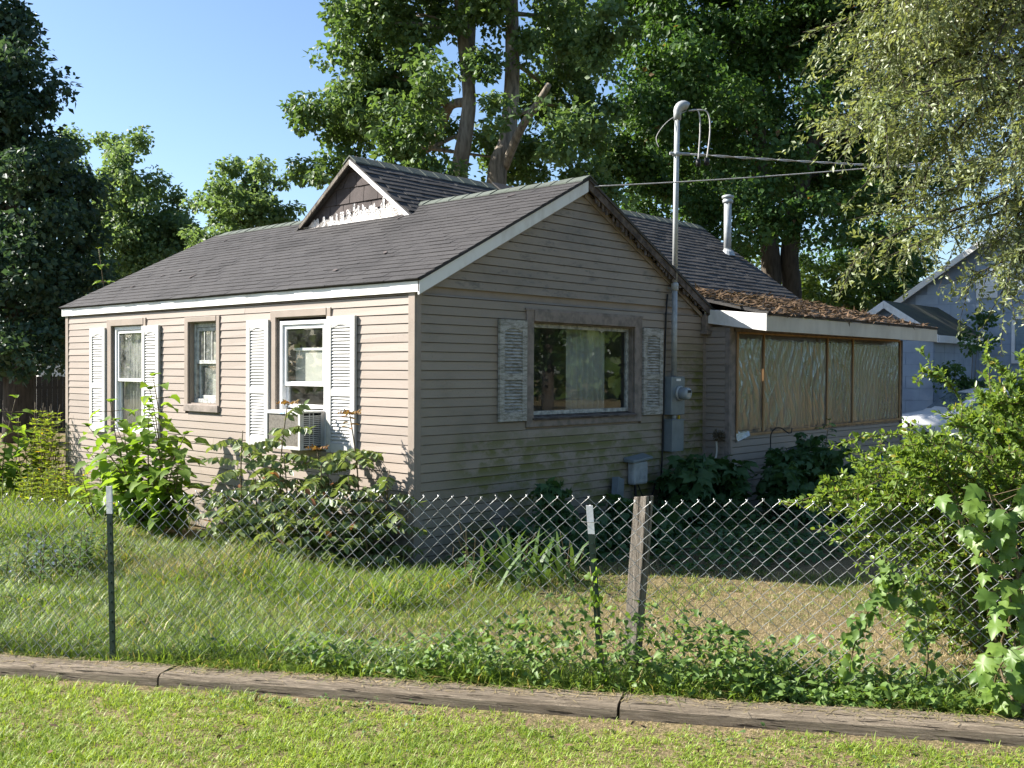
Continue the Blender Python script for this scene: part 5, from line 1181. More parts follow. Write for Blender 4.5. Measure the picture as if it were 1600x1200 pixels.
# weeds along the gable wall
def weed_clump(name, label, cx, cy, n, h, spread, leaf, mat, tm, cat='weeds', nodes=10, kind_=0):
    gz = float(ground_z(cx, cy)); P_ = Plant(name, label, (cx, cy, gz), cat)
    for i in range(n):
        a = random.random()*6.28; r = spread*math.sqrt(random.random()); b = Vector((cx+math.cos(a)*r, cy+math.sin(a)*r, 0)); b.z = float(ground_z(b.x, b.y))-.02
        hh = h*random.uniform(.55, 1.1)*(1-.4*r/spread); e = b+Vector((random.uniform(-.18, .18), random.uniform(-.18, .18), hh)); pts = P_.stem(b, e, .006, .0025, .08, 10)
        for k in range(int(nodes*max(.5, hh/h))):
            t = .12+.88*k/max(1, nodes-1); p = pts[min(10, int(t*10))]; a2 = k*2.4+random.random(); d = Vector((math.cos(a2), math.sin(a2), random.uniform(-.1, .5))); l = leaf*random.uniform(.6, 1.25)*(1-.35*t)
            P_.mb.tube([p, p+d*l*.35], [.002, .0015], 4, False); P_.leaf(0, p+d*l*.35, d+Vector((0, 0, -.4)), Vector((0, 0, 1))+rv()*.45, l*.95, l)
    return P_.done(M['stem'], {0: (tm, M[mat])})
weed_clump('tall_weeds', 'tall leafy weeds just right of the house corner', .25, -.75, 16, .75, .45, .11, 'weed_dark', ELLIP, nodes=16)
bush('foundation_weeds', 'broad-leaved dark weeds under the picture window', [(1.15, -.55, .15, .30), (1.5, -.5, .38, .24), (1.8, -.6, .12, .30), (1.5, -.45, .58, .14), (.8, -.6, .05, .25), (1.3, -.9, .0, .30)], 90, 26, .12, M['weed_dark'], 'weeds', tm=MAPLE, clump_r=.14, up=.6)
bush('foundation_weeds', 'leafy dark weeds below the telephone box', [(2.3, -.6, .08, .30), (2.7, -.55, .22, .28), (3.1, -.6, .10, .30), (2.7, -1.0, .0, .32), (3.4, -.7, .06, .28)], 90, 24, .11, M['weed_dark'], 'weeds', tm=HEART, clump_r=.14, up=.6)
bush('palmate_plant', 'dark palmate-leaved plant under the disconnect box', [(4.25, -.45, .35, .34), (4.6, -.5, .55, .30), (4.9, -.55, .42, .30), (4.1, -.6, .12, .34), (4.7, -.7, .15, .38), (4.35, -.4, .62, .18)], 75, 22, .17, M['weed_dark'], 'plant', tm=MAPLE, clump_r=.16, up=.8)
# strap-leaved clump and pigweed in front of it
P_ = Plant('strap_leaf_clump', 'clump of long arching strap leaves near the house corner', (.15, -1.35, float(ground_z(.15, -1.35))), 'plant')
STRAP = ([(-.5, 0, 0), (.5, 0, 0), (.55, .35, .10), (-.55, .35, .10), (.42, .7, .42), (-.42, .7, .42), (0, 1, 1)], [(0, 1, 2, 3), (3, 2, 4, 5), (5, 4, 6)])
rows = []
for i in range(46):
    a = random.random()*6.28; p = Vector((.15+random.gauss(0, .28), -1.35+random.gauss(0, .22), 0)); p.z = float(ground_z(p.x, p.y)); l = random.uniform(.35, .75); rows.append((p, Vector((math.cos(a)*.5, math.sin(a)*.5, 1)), Vector((math.cos(a), math.sin(a), -.4)), .038, l, l*.35))
A = lambda i: np.array([tuple(r[i]) if hasattr(r[i], 'x') else r[i] for r in rows])
bulk('foliage', STRAP, A(0), A(1), A(2), A(3), A(4), A(5), M['weed'], P_.root); settle(P_.root)
weed_clump('pigweed', 'upright pale green weed in front of the house corner', -.28, -1.0, 4, .85, .16, .085, 'weed', ELLIP, nodes=20)
weed_clump('pigweed', 'upright pale weed left of the leaning steel post', .55, -1.65, 4, .62, .16, .085, 'weed', ELLIP, nodes=18)
# shrub by the porch
def shrub_lobes(lst): return [(x, y, z, r) for x, y, z, r in lst]
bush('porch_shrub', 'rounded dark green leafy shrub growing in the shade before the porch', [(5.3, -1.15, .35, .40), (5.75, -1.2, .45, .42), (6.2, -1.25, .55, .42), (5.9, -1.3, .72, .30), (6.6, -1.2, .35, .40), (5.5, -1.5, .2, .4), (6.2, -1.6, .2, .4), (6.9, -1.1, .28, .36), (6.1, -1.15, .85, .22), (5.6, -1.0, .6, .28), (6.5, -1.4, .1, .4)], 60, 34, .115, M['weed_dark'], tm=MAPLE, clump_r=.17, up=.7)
broad_sapling('young vine shoot rising from the shrub before the plastic sheeting', (6.5, -1.1, .2), [(.15, -.05, 1.0)], .12, 'weed_dark', 11, MAPLE, 'vine_shoot', pet=.06)
# goldenrod and big leaves at the left edge
def tall_stems(name, label, pts, h, leaf, lw, mat, nodes, cat='weeds', tm=NARROW):
    c = np.mean(np.array(pts), axis=0); P_ = Plant(name, label, (c[0], c[1], float(ground_z(c[0], c[1]))), cat)
    for (x, y) in pts:
        b = Vector((x, y, float(ground_z(x, y))-.02)); hh = h*random.uniform(.65, 1.1); e = b+Vector((random.uniform(-.15, .15), random.uniform(-.15, .15), hh)); q = P_.stem(b, e, .006, .002, .05, 10)
        for k in range(nodes):
            t = .1+.9*k/nodes; p = q[min(10, int(t*10))]; a = k*2.4; l = leaf*random.uniform(.6, 1.2)*(1-.4*t); P_.leaf(0, p, Vector((math.cos(a), math.sin(a), random.uniform(0, .6))), Vector((0, 0, 1))+rv()*.4, l*lw, l)
    return P_.done(M['stem'], {0: (tm, M[mat])})
tall_stems('goldenrod_clump', 'yellow-green goldenrod stand against the far corner of the house', [(-.15+random.gauss(0, .14), 8.1+random.gauss(0, .35)) for _ in range(40)], 1.32, .14, .36, 'goldenrod', 60)
tall_stems('goldenrod_clump', 'lower green weed stand at the left end of the side wall', [(-.55+random.gauss(0, .35), 6.6+random.gauss(0, .6)) for _ in range(70)], .62, .13, .36, 'goldenrod', 34)
broad_sapling('bright large-leaved plants at the left edge of the picture', (-.62, 8.35, -.1), [(-.2, .5, 1.35), (.3, .3, 1.5), (-.5, .9, 1.2), (.1, 1.1, 1.45), (-.7, .2, .95), (.5, .7, 1.2), (-.3, -.4, .8), (.6, -.2, 1.1), (-.9, .6, .8), (-.6, 1.4, 1.2)], .24, 'catalpa', 7, HEART, pet=.13, start=.2)
broad_sapling('thin sapling with yellow tip rising above the roof at the far left', (1.22, 9.2, -.1), [(.05, .05, 3.95)], .13, 'catalpa', 34, ELLIP, 'thin_sapling', pet=.07, start=.45, top='goldenrod')
tall_stems('chicory_clump', 'weed clump with small leaves beside the left steel post', [(-2.6+random.gauss(0, .3), 2.2+random.gauss(0, .3)) for _ in range(34)], .5, .12, .4, 'weed', 26)
M['chicory'] = leafmat('blue_flower', (0.20, 0.24, 0.50), (0.28, 0.32, 0.60), .3)
P_ = Plant('chicory_flowers', 'small pale blue chicory flowers in the grass at the far left', (-2.6, 2.25, 0.2), 'flowers')
for i in range(13):
    q = dep(20+random.gauss(32, 22), 868+random.gauss(0, 16), 9.2+random.uniform(-.3, .3)); q = Vector(tuple(q)); P_.mb.tube([(q.x, q.y, float(ground_z(q.x, q.y))), tuple(q)], .002, 4, False); P_.nst += 1
    for k in range(7): a = k*.9; P_.leaf(0, q, Vector((math.cos(a), math.sin(a)*.5, math.sin(a))), -Vector(tuple(FW))+rv()*.3, .010, .018)
P_.done(M['stem'], {0: (ELLIP, M['chicory'])})

# right shrub with arching branches
root = empty('arching_shrub', (-.1, -5.2, .1)); tag(root, 'bright green shrub with long arching branches at the right of the fence', 'bush')
mb = MB(); LP, LD = [], []
tips = []
for i in range(160):
    px = RNG.uniform(1390, 1680); py = RNG.uniform(560, 1000); lo = np.interp(px, [1390, 1450, 1500, 1545, 1600, 1680], [710, 680, 640, 585, 540, 510])
    if py < lo: py = lo+RNG.uniform(0, 60)
    tips.append((px, py, RNG.uniform(5.7, 7.2)))
tips += [(1338, 682, 6.8), (1365, 705, 6.7), (1284, 752, 6.5), (1320, 757, 6.6), (1267, 790, 6.4), (1300, 800, 6.3), (1300, 830, 6.2), (1330, 860, 6.1), (1440, 578, 6.9), (1330, 720, 6.7), (1300, 765, 6.5), (1345, 740, 6.6), (1310, 790, 6.3), (1340, 815, 6.2), (1540, 560, 6.8), (1360, 775, 6.3), (1280, 770, 6.4), (1410, 740, 6.4), (1430, 760, 6.3), (1400, 705, 6.5), (1350, 790, 6.2), (1370, 840, 6.0), (1600, 560, 6.5), (1580, 590, 6.4), (1490, 660, 6.6), (1320, 840, 6.2), (1380, 760, 6.3)]
for (px, py, d) in tips:
    e = Vector(dep(px, py, d)); bb = dep(RNG.uniform(1540, 1660), 1000, d+RNG.uniform(-.2, .4)); b = Vector((bb[0], bb[1], float(ground_z(bb[0], bb[1])))); mid = b.lerp(e, .5); mid.z = max(mid.z, b.z+.65*(e.z-b.z))+.18*(e-b).length; pts = loop([b, mid, e], 14); mb.tube(pts, list(np.linspace(.010, .002, len(pts))), 5, False)
    for q in range(6, len(pts)):
        dv = (pts[q]-pts[q-1])
        for k in range(9): LP.append(tuple(pts[q-1]+dv*random.random())); LD.append(tuple(dv.normalized()))
        if q % 3 == 0:
            tw = (dv.normalized()*.6+rv()*.8); tw.normalize(); ln = random.uniform(.08, .28); mb.tube([pts[q], pts[q]+tw*ln], [.003, .0015], 4, False)
            for k in range(int(ln*110)): LP.append(tuple(pts[q]+tw*ln*random.random())); LD.append(tuple(tw))
smooth(mb.build('branches', M['stem'], root))
P = np.array(LP); D = np.array(LD); n = len(P); sd = rdir(n); pos = P+sd*.006
bulk('foliage', ELLIP, pos, D*.5+sd*.85+np.array([0, 0, .1]), rdir(n)*.6+np.array([-.15, .3, .7]), RNG.uniform(.022, .036, n), RNG.uniform(.028, .050, n), mat=M['shrub'], parent=root); settle(root)
print('shrub leaves', n)
# climbing maple sapling at the right edge and a vine on the fence
def maple_sprig(label, pxs, d, leaf, name='maple_sapling', mat='maple_sap', per=1):
    p0 = dep(*pxs[0], d); P_ = Plant(name, label, (p0[0], p0[1], float(ground_z(p0[0], p0[1]))), 'plant'); c = loop([dep(px, py, d+RNG.uniform(-.12, .12)) for px, py in pxs], 8); P_.mb.tube(c, list(np.linspace(.008, .003, len(c))), 5, False)
    for i, q in enumerate(c):
        for k in range(per):
            a = i*2.1+k*3+random.random(); dd = (Vector(RT)*math.cos(a)*.8-Vector(FW)*(.25+.4*random.random())+Vector((0, 0, .5*math.sin(a)))).normalized(); e = q+dd*random.uniform(.05, .14); P_.mb.tube([q, e], [.002, .0015], 4, False)
            l = leaf*random.uniform(.6, 1.2); P_.leaf(0, e, dd*.5+Vector((0, 0, -.75))+rv()*.3, -Vector(FW)*.7+Vector((-.25, .35, .55))+rv()*.35, l, l)
    return P_.done(M['stem'], {0: (MAPLE, M[mat])})
maple_sprig('maple sapling with large pale leaves climbing at the right edge', [(1590, 1110), (1560, 1030), (1580, 950), (1555, 880), (1520, 820), (1490, 790)], 5.05, .095)
maple_sprig('maple sprig with large leaves at the right edge above the first', [(1620, 1060), (1600, 940), (1590, 860), (1570, 800), (1545, 770)], 5.0, .09)
maple_sprig('low maple seedling on the timber at the right edge', [(1600, 1110), (1585, 1080), (1555, 1070), (1570, 1030), (1600, 1010)], 4.95, .085)
def vine(label, pxs, d, leaf, name, tm, mat, per=3, spread=.07):
    p0 = dep(*pxs[0], d); P_ = Plant(name, label, (p0[0], p0[1], float(ground_z(p0[0], p0[1]))), 'vine'); c = loop([dep(px, py, d+RNG.uniform(-.04, .04)) for px, py in pxs], 8); P_.mb.tube(c, .0035, 5, False)
    for i, q in enumerate(c):
        for k in range(per):
            e = q+rv()*spread; l = leaf*random.uniform(.55, 1.2); P_.leaf(0, e, rv()*.6+Vector((0, 0, -.5)), -Vector(FW)*.6+Vector((-.2, .3, .5))+rv()*.6, l*.95, l)
    return P_.done(M['stem'], {0: (tm, M[mat])})
vine('vine climbing the fence left of the arching shrub', [(1325, 1090), (1330, 1030), (1345, 980), (1370, 935), (1395, 915), (1385, 890)], 5.30, .06, 'fence_vine', HEART, 'vine', 3, .05)
vine('leafy vine at the foot of the arching shrub', [(1440, 1100), (1450, 1020), (1430, 960), (1440, 920)], 5.35, .06, 'fence_vine', HEART, 'vine', 3, .09)
vine('small-leaved vine twisting up the leaning steel post', [(945, 1050), (938, 990), (930, 940), (925, 905), (922, 885)], 5.60, .042, 'post_vine', HEART, 'catalpa', 1, .03)

# ------------------------------------------------------------------ grasses
def blades(name, label, x, y, h, wd, lean, mat, z=None):
    n = len(x); z = ground_z(x, y)-.004 if z is None else z; a = RNG.uniform(0, 2*math.pi, n); l = lean*RNG.random(n)
    t = np.stack([np.cos(a)*l*.55, np.sin(a)*l*.55, np.ones(n)], 1); nr = np.stack([np.cos(a), np.sin(a), -.2*np.ones(n)], 1)
    # width axis = cross(t, n)
    o = bulk(name, BLADE, np.stack([x, y, z], 1), t, nr, wd, h, h*l*.75, M[mat]); kind(o, 'stuff'); o['label'] = label; return o
def strip(n, a0, a1, s0, s1, power=1.0):
    a = RNG.uniform(a0, a1, n); s = s0+(s1-s0)*RNG.random(n)**power; return TA[0]+TD[0]*a+TN[0]*s, TA[1]+TD[1]*a+TN[1]*s, a, s
def vnoise(x, y, f, seed=0):
    r = np.random.default_rng(seed); v = 0
    for k in range(6):
        an = r.uniform(0, 6.28); ff = f*r.uniform(.6, 1.8); v = v+np.sin((x*np.cos(an)+y*np.sin(an))*ff+r.uniform(0, 6.28))
    return v/3.2
def tufts(name, label, cx, cy, ch, per, spread, wd, lean, mat):
    """grass in tufts: blades fan out from shared crowns"""
    n = len(cx); X = np.repeat(cx, per); Y = np.repeat(cy, per); H = np.repeat(ch, per)*RNG.uniform(.45, 1.15, n*per)
    an = RNG.uniform(0, 2*math.pi, n*per); r = spread*RNG.random(n*per)**.7; X = X+np.cos(an)*r; Y = Y+np.sin(an)*r; l = lean*(.25+.75*RNG.random(n*per)); aa = an+RNG.normal(0, .5, n*per)
    t = np.stack([np.cos(aa)*l*.6, np.sin(aa)*l*.6, np.ones(n*per)], 1); nr = np.stack([np.cos(aa), np.sin(aa), -.2*np.ones(n*per)], 1)
    S_ = (X-TA[0])*TN[0]+(Y-TA[1])*TN[1]; k = ~((S_ > -.008) & (S_ < .215)) & ~((X > -.03) & (Y > -.03)); X, Y, H, l, t, nr = X[k], Y[k], H[k], l[k], t[k], nr[k]
    o = bulk(name, BLADE, np.stack([X, Y, ground_z(X, Y)-.004], 1), t, nr, wd*RNG.uniform(.7, 1.3, len(X)), H, H*l*.8, M[mat]); kind(o, 'stuff'); o['label'] = label; return o
# mown lawn in front of the timbers
x, y, a, s = strip(18000, -2.8, 7.8, -1.8, -.02)
lush = vnoise(x, y, 2.2, 1); bare = np.clip(1.25+lush*.4, .65, 1)*np.where(s > -.14, .35, 1)*np.where((a > 3.2) & (s > -.15-.08*vnoise(x, y, 4, 2)), .4, 1); k = RNG.random(len(x)) < bare; x, y, s, lush = x[k], y[k], s[k], lush[k]
tufts('lawn_grass', 'short mown sunlit grass of the front lawn', x, y, np.clip(.040+.013*lush+.010*vnoise(x, y, 6, 3), .024, .075), 12, .030, .0047, 1.4, 'lawn')
x, y, a, s = strip(46000, -2.8, 7.8, -1.8, -.012); k = RNG.random(len(x)) < np.clip(.14-.35*vnoise(x, y, 2.2, 1)+np.where(s > -.12, .3, 0), .04, 1); x, y = x[k], y[k]
blades('dry_lawn_grass', 'dry straw thatch in the front lawn', x, y, RNG.uniform(.010, .032, len(x)), RNG.uniform(.0025, .0045, len(x)), 2.4, 'straw')
x, y, a, s = strip(5200, -1.9, 7.0, -2.1, -.03); k = RNG.random(len(x)) < np.clip(vnoise(x, y, 3.4, 31)*1.3, 0, 1); x, y = x[k], y[k]; n = len(x)
o = bulk('lawn_weeds', HEART, np.stack([x, y, ground_z(x, y)+RNG.uniform(.012, .04, n)], 1), rdir(n)*np.array([1, 1, .25]), np.tile([0, 0, 1.0], (n, 1))+.45*rdir(n), RNG.uniform(.010, .026, n), RNG.uniform(.012, .03, n), mat=M['weed']); kind(o, 'stuff'); o['label'] = 'small clover and plantain leaves in the front lawn'
x, y, a, s = strip(150, -1.9, 7.0, -1.8, -.05); n = len(x)
o = bulk('fallen_leaves', ELLIP, np.stack([x, y, ground_z(x, y)+RNG.uniform(.015, .035, n)], 1), rdir(n)*np.array([1, 1, .3]), np.tile([0, 0, 1.0], (n, 1))+.5*rdir(n), RNG.uniform(.02, .04, n), RNG.uniform(.03, .06, n), mat=M['litter']); kind(o, 'stuff'); o['label'] = 'scattered brown fallen leaves on the front lawn'
# yard turf behind the fence: green at the left, straw at the right
x, y, a, s = strip(14000, -4.5, 7.5, .23, 5.2, 1.2)
dryz = np.interp(a+.3*vnoise(x, y, 3, 7), [1.6, 2.8, 3.4, 5.5], [.05, .35, .97, .975])*np.interp(s, [.2, .45, .8, 3.0, 3.8, 4.5], [.3, .8, 1, 1, .6, .35])
k = (RNG.random(len(x)) > dryz) & (RNG.random(len(x)) < np.clip(.9+.6*vnoise(x, y, 2.2, 6), .15, 1)); x, y, aa_ = x[k], y[k], a[k]
tufts('yard_grass', 'short green grass of the yard behind the fence', x, y, np.clip(np.interp(aa_, [0, 2.2, 3.4], [.15, .12, .07])+.05*vnoise(x, y, 2.6, 8), .03, .24), 11, .05, .0062, 1.4, 'yard_grass')
x, y, a, s = strip(110000, -4.5, 7.5, .22, 5.2, 1.2)
dryz = np.interp(a+.3*vnoise(x, y, 3, 7), [1.6, 2.8, 3.5, 5.5], [.18, .45, .97, .97]); k = (RNG.random(len(x)) < dryz) & ~((x > -.03) & (y > -.05)); x, y = x[k], y[k]
blades('dry_yard_grass', 'sun-dried straw grass of the yard behind the fence', x, y, RNG.uniform(.015, .06, len(x)), RNG.uniform(.0035, .006, len(x)), 2.3, 'straw')
# long unmown grass before the side wall
x, y, a, s = strip(15000, -6.5, 4.2, .7, 4.9, .85)
m = vnoise(x, y, 1.9, 9); p = np.clip(np.interp(-x, [-.1, .0, .9, 1.9, 2.6, 3.6], [0, 1, 1, .9, .6, .3])+.45*m, 0, 1)*np.where(y < -.15, np.clip(1.0+(y+.15)*.8, 0, 1), 1)
k = (RNG.random(len(x)) < p) & (x < -.08); x, y, m = x[k], y[k], m[k]
hh = np.clip(.29+.15*m+.08*vnoise(x, y, 4, 11), .08, .55)*np.interp(-x, [0, .5, 1.4, 2.8], [.8, 1, .85, .45])
dry = RNG.random(len(x)) < np.clip(.09+.30*vnoise(x, y, 2.0, 10), .02, .6)
tufts('tall_grass', 'long unmown green grass before the sunlit wall', x[~dry], y[~dry], hh[~dry], 14, .07, .0098, 1.5, 'tall_grass')
tufts('dry_tall_grass', 'long tan dried grass before the sunlit wall', x[dry], y[dry], hh[dry]*1.05, 11, .06, .0075, 1.5, 'straw')
# left field beyond
x = RNG.uniform(-4.5, .6, 26000); y = RNG.uniform(4.0, 12.0, 26000); k = (x < -.03) | (y > 7.75); x, y = x[k], y[k]
blades('field_grass', 'rough grass at the left beyond the fence', x, y, RNG.uniform(.12, .42, len(x))*(1+.3*vnoise(x, y, 1.5, 12)), RNG.uniform(.008, .014, len(x)), 1.1, 'tall_grass')
# grass along the fence foot
x, y, a, s = strip(3000, -2.0, 7.2, .24, 1.0, 1.3)
k = RNG.random(len(x)) < np.clip(.7+.6*vnoise(x, y, 3.5, 14), .05, 1)*np.interp(a, [-2, 2, 3.2, 4, 7], [1, 1, .95, .8, .8])*np.interp(s, [.24, .6, .95], [1, 1, .4]); x, y, a, s = x[k], y[k], a[k], s[k]
tufts('fence_grass', 'tufted grass along the foot of the fence', x, y, np.clip(.17+.09*vnoise(x, y, 4, 15), .06, .34)*np.interp(s, [.24, .5, .95], [.75, 1, .7]), 14, .045, .0068, 1.6, 'tall_grass')
# broad-leaved weeds along the fence foot
x, y, a, s = strip(12500, 1.2, 6.6, .21, .80, 1.0)
w_ = np.clip(np.interp(a, [1.2, 2.3, 2.9, 6.6], [.05, .45, .85, .6])+.45*vnoise(x, y, 4.5, 17), 0, 1)*np.interp(s, [.2, .5, .8], [1, .9, .3]); k = RNG.random(len(x)) < w_; x, y, s, a = x[k], y[k], s[k], a[k]
z = ground_z(x, y)+RNG.random(len(x))**1.1*.30*np.interp(a, [1.2, 2.6, 3.2, 4.4, 5.2, 6.6], [.5, .9, 1.15, 1.1, .75, .8])*np.clip(1+.8*vnoise(x, y, 5, 18), .2, 2)*np.interp(s, [.2, .4, .62], [.8, 1, .6])+.01
n = len(x); o = bulk('creeping_weeds', HEART, np.stack([x, y, z], 1), rdir(n)*np.array([1, 1, .4])+np.array([0, 0, -.25]), np.tile([-.15, .0, .8], (n, 1))+rdir(n)*.6, RNG.uniform(.018, .05, n), RNG.uniform(.025, .06, n), mat=M['vine']); kind(o, 'stuff'); o['label'] = 'creeping broad-leaved weeds along the foot of the fence'
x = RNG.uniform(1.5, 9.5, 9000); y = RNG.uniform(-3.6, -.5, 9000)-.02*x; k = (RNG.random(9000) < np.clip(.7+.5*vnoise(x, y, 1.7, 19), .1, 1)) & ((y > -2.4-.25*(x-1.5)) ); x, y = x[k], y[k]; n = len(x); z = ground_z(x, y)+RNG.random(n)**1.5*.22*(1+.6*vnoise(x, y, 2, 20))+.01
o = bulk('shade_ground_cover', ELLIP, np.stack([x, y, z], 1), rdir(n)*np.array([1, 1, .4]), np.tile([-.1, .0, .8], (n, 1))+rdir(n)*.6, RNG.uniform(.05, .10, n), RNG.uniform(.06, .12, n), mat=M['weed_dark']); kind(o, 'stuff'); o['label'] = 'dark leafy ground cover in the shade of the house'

# ------------------------------------------------------------------ garden ornaments
hk = empty('shepherd_hook', (5.55, -1.35, -.05)); tag(hk, 'black iron shepherd hook standing before the porch corner', 'garden hook', 'shepherd hooks')
hb = Vector((5.75, -.75, -.1))
c = [hb, hb+Vector((0, 0, .7)), hb+Vector((0, 0, 1.08))]
e = Vector((RT[0], RT[1], 0))
arc = [hb+Vector((0, 0, 1.08))+e*(.11*(1-math.cos(t)))+Vector((0, 0, .13*math.sin(t))) for t in np.linspace(.15, 2.35, 12)]
tail = [arc[-1]+e*.05+Vector((0, 0, -.035)), arc[-1]+e*.09+Vector((0, 0, -.03)), arc[-1]+e*.10+Vector((0, 0, .03))]
smooth(MB().tube(c+arc+tail, .0085, 8).build('rod', M['iron'], hk)); settle(hk)
h2 = empty('shepherd_hook', (9.9, -.75, -.05)); tag(h2, 'thin iron shepherd hook holding a blue lantern by the porch wall', 'garden hook', 'shepherd hooks')
hb = Vector((9.75, -.72, -.12)); arc = [hb+Vector((0, 0, .78))+e*(-.055*(1-math.cos(t)))+Vector((0, 0, .07*math.sin(t))) for t in np.linspace(0, 3.14, 12)]
smooth(MB().tube([hb, hb+Vector((0, 0, .5)), hb+Vector((0, 0, .78))]+arc+[arc[-1]+Vector((0, 0, -.05))], .007, 8).build('rod', M['iron'], h2)); settle(h2)
lt = empty('blue_lantern', tuple(arc[-1]+Vector((0, 0, -.33)))); tag(lt, 'turquoise blue glass lantern hanging from the thin iron hook', 'lantern')
c = arc[-1]+Vector((0, 0, -.33)); smooth(MB().lathe(tuple(c), [(.03, 0), (.065, .02), (.075, .09), (.06, .15), (.03, .17)], 16).build('glass', M['lantern'], lt)); smooth(MB().lathe(tuple(c), [(.035, .165), (.04, .18), (.015, .21)], 12).build('lid', M['iron'], lt)); MB().tube([c+Vector((0, 0, .2)), c+Vector((0, 0, .30))], .003, 5).build('hanger', M['iron'], lt); settle(lt)
fd = empty('bird_feeder', (6.6, -.75, .45)); tag(fd, 'small bird feeder with a peaked grey roof before the porch wall', 'bird feeder')
c = Vector((6.75, -.62, .55)); MB().hexa([c+Vector(q) for q in ((-.09, -.07, 0), (.09, -.07, 0), (.09, .07, 0), (-.09, .07, 0), (-.08, -.06, .17), (.08, -.06, .17), (.08, .06, .17), (-.08, .06, .17))]).build('box', M['feeder'], fd)
MB().hexa([c+Vector(q) for q in ((-.16, -.13, .165), (.16, -.13, .165), (.16, .13, .165), (-.16, .13, .165), (-.02, -.02, .26), (.02, -.02, .26), (.02, .02, .26), (-.02, .02, .26))]).build('roof', M['copper_roof'], fd); smooth(MB().tube([(c.x, c.y, -.15), (c.x, c.y, c.z)], .015, 8).build('pole', M['iron'], fd)); settle(fd)
# striped cloth at the porch corner
n, m_ = 14, 20; v = []; f = []
for i in range(n+1):
    for j in range(m_+1):
        t = i/n; q = j/m_; v.append((.36*t*(.35+.65*q)+.05*q, -.10*t+.03*math.sin(t*9+q*3), -.62*q-.06*t+.02*math.sin(t*7)))
for i in range(n):
    for j in range(m_): a = i*(m_+1)+j; f.append((a, a+m_+1, a+m_+2, a+1))
me = bpy.data.meshes.new('striped_flag'); me.from_pydata(v, [], f); me.materials.append(M['flag']); fl = bpy.data.objects.new('striped_flag', me); COL.objects.link(fl); smooth(fl); fl.location = (11.06, -.52, .98); fl.rotation_euler = (0, .0, 0)
md = fl.modifiers.new('thickness', 'SOLIDIFY'); md.thickness = .004; tag(fl, 'faded red and white striped flag hanging at the far porch corner', 'flag')

# ------------------------------------------------------------------ neighbours
def tiled_gable(root, X, y0, y1, z0, ztop_fn, tw=.62, th=.27, mat='blue_wall', vis=None):
    """asbestos shingles on a wall facing -X"""
    bk = None; r = 0; z = z0
    base_me = MB().hexa([(0, .004, .004), (0, tw-.004, .004), (-.016, tw-.004, .004), (-.016, .004, .004), (0, .004, th), (0, tw-.004, th), (-.006, tw-.004, th), (-.006, .004, th)]).mesh('wall_shingle'); base_me.materials.append(M[mat])
    while z < 6:
        y = y0-(r % 2)*tw*.5; any_ = False
        while y < y1:
            a, b = max(y, y0), min(y+tw, y1)
            lo = min(ztop_fn(a), ztop_fn(b))
            if b-a > .05 and z+th <= lo and (vis is None or vis(y, z)):
                o = put(base_me, 'wall_shingle', None, root, Matrix.Translation((X, a, z)) @ Matrix.Diagonal((1, (b-a)/tw, 1, 1)) @ Matrix.Rotation(random.uniform(-.004, .004), 4, 'X')); any_ = True
            y += tw
        z += th; r += 1
def gable_house(name, label, X, X2, y0, y1, ez, az, oh, roofmat_):
    root = empty(name, (X, (y0+y1)/2, -.1)); tag(root, label, 'house', 'blue buildings next door'); ym = (y0+y1)/2
    mb = MB(); mb.hexa([(X, y0, -.15), (X2, y0, -.15), (X2, y1, -.15), (X, y1, -.15), (X, y0, ez), (X2, y0, ez), (X2, y1, ez), (X, y1, ez)]); mb.hexa([(X, y0, ez), (X2, y0, ez), (X2, y1, ez), (X, y1, ez), (X, ym-.02, az-.05), (X2, ym-.02, az-.05), (X2, ym+.02, az-.05), (X, ym+.02, az-.05)])
    wl2 = mb.build('wall', M['blue_gap'], root); sl = (az-ez)/(ym-y0)
    tiled_gable(wl2, X-.001, y0, y1, -.12, lambda y: az-.04-sl*abs(y-ym) if True else 0)
    # side wall tiles facing -Y
    bm_ = MB().hexa([(0, 0, .004), (.61, 0, .004), (.61, -.014, .004), (0, -.014, .004), (0, 0, .27), (.61, 0, .27), (.61, -.005, .27), (0, -.005, .27)]).mesh('wall_shingle'); bm_.materials.append(M['blue_wall'])
    for r in range(int(ez/.27)+1):
        for k in range(int((min(X2, X+5)-X)/.62)): 
            if -.12+r*.27+.27 < ez: put(bm_, 'wall_shingle', None, wl2, Matrix.Translation((X+.01+k*.62, y0-.001, -.12+r*.27)))
    for sg in (-1, 1):
        ye = ym+sg*((ym-y0)+oh); ze = az-sl*((ym-y0)+oh)
        slab('roof', [(X-oh, ye, ze), (X2+oh, ye, ze), (X2+oh, ym+sg*.001, az), (X-oh, ym+sg*.001, az)], .05, M[roofmat_], root)
        mb = MB(); mb.hexa([(X-oh-.03, ye, ze-.18), (X-oh-.03, ym+sg*.002, az-.18), (X-oh-.002, ym+sg*.002, az-.18), (X-oh-.002, ye, ze-.18), (X-oh-.03, ye, ze-.004), (X-oh-.03, ym+sg*.002, az-.004), (X-oh-.002, ym+sg*.002, az-.004), (X-oh-.002, ye, ze-.004)]); mb.build('rake_board', M['white'], root, .004)
        MB().box(X-oh, X2+oh, ye-.03 if sg < 0 else ye+.002, ye-.002 if sg < 0 else ye+.03, ze-.17, ze-.01).build('fascia', M['white'], root)
    return root
sr = gable_house('blue_shed', 'small pale blue shingled outbuilding with white gable trim right of the porch', 16.5, 19.5, 1.05, 3.20, 2.80, 3.50, .16, 'moss_roof'); settle(sr)
br = gable_house('blue_house', 'larger blue shingled house behind the outbuilding at the right edge', 21.0, 28.0, -3.0, 5.2, 2.75, 5.50, .28, 'moss_roof')
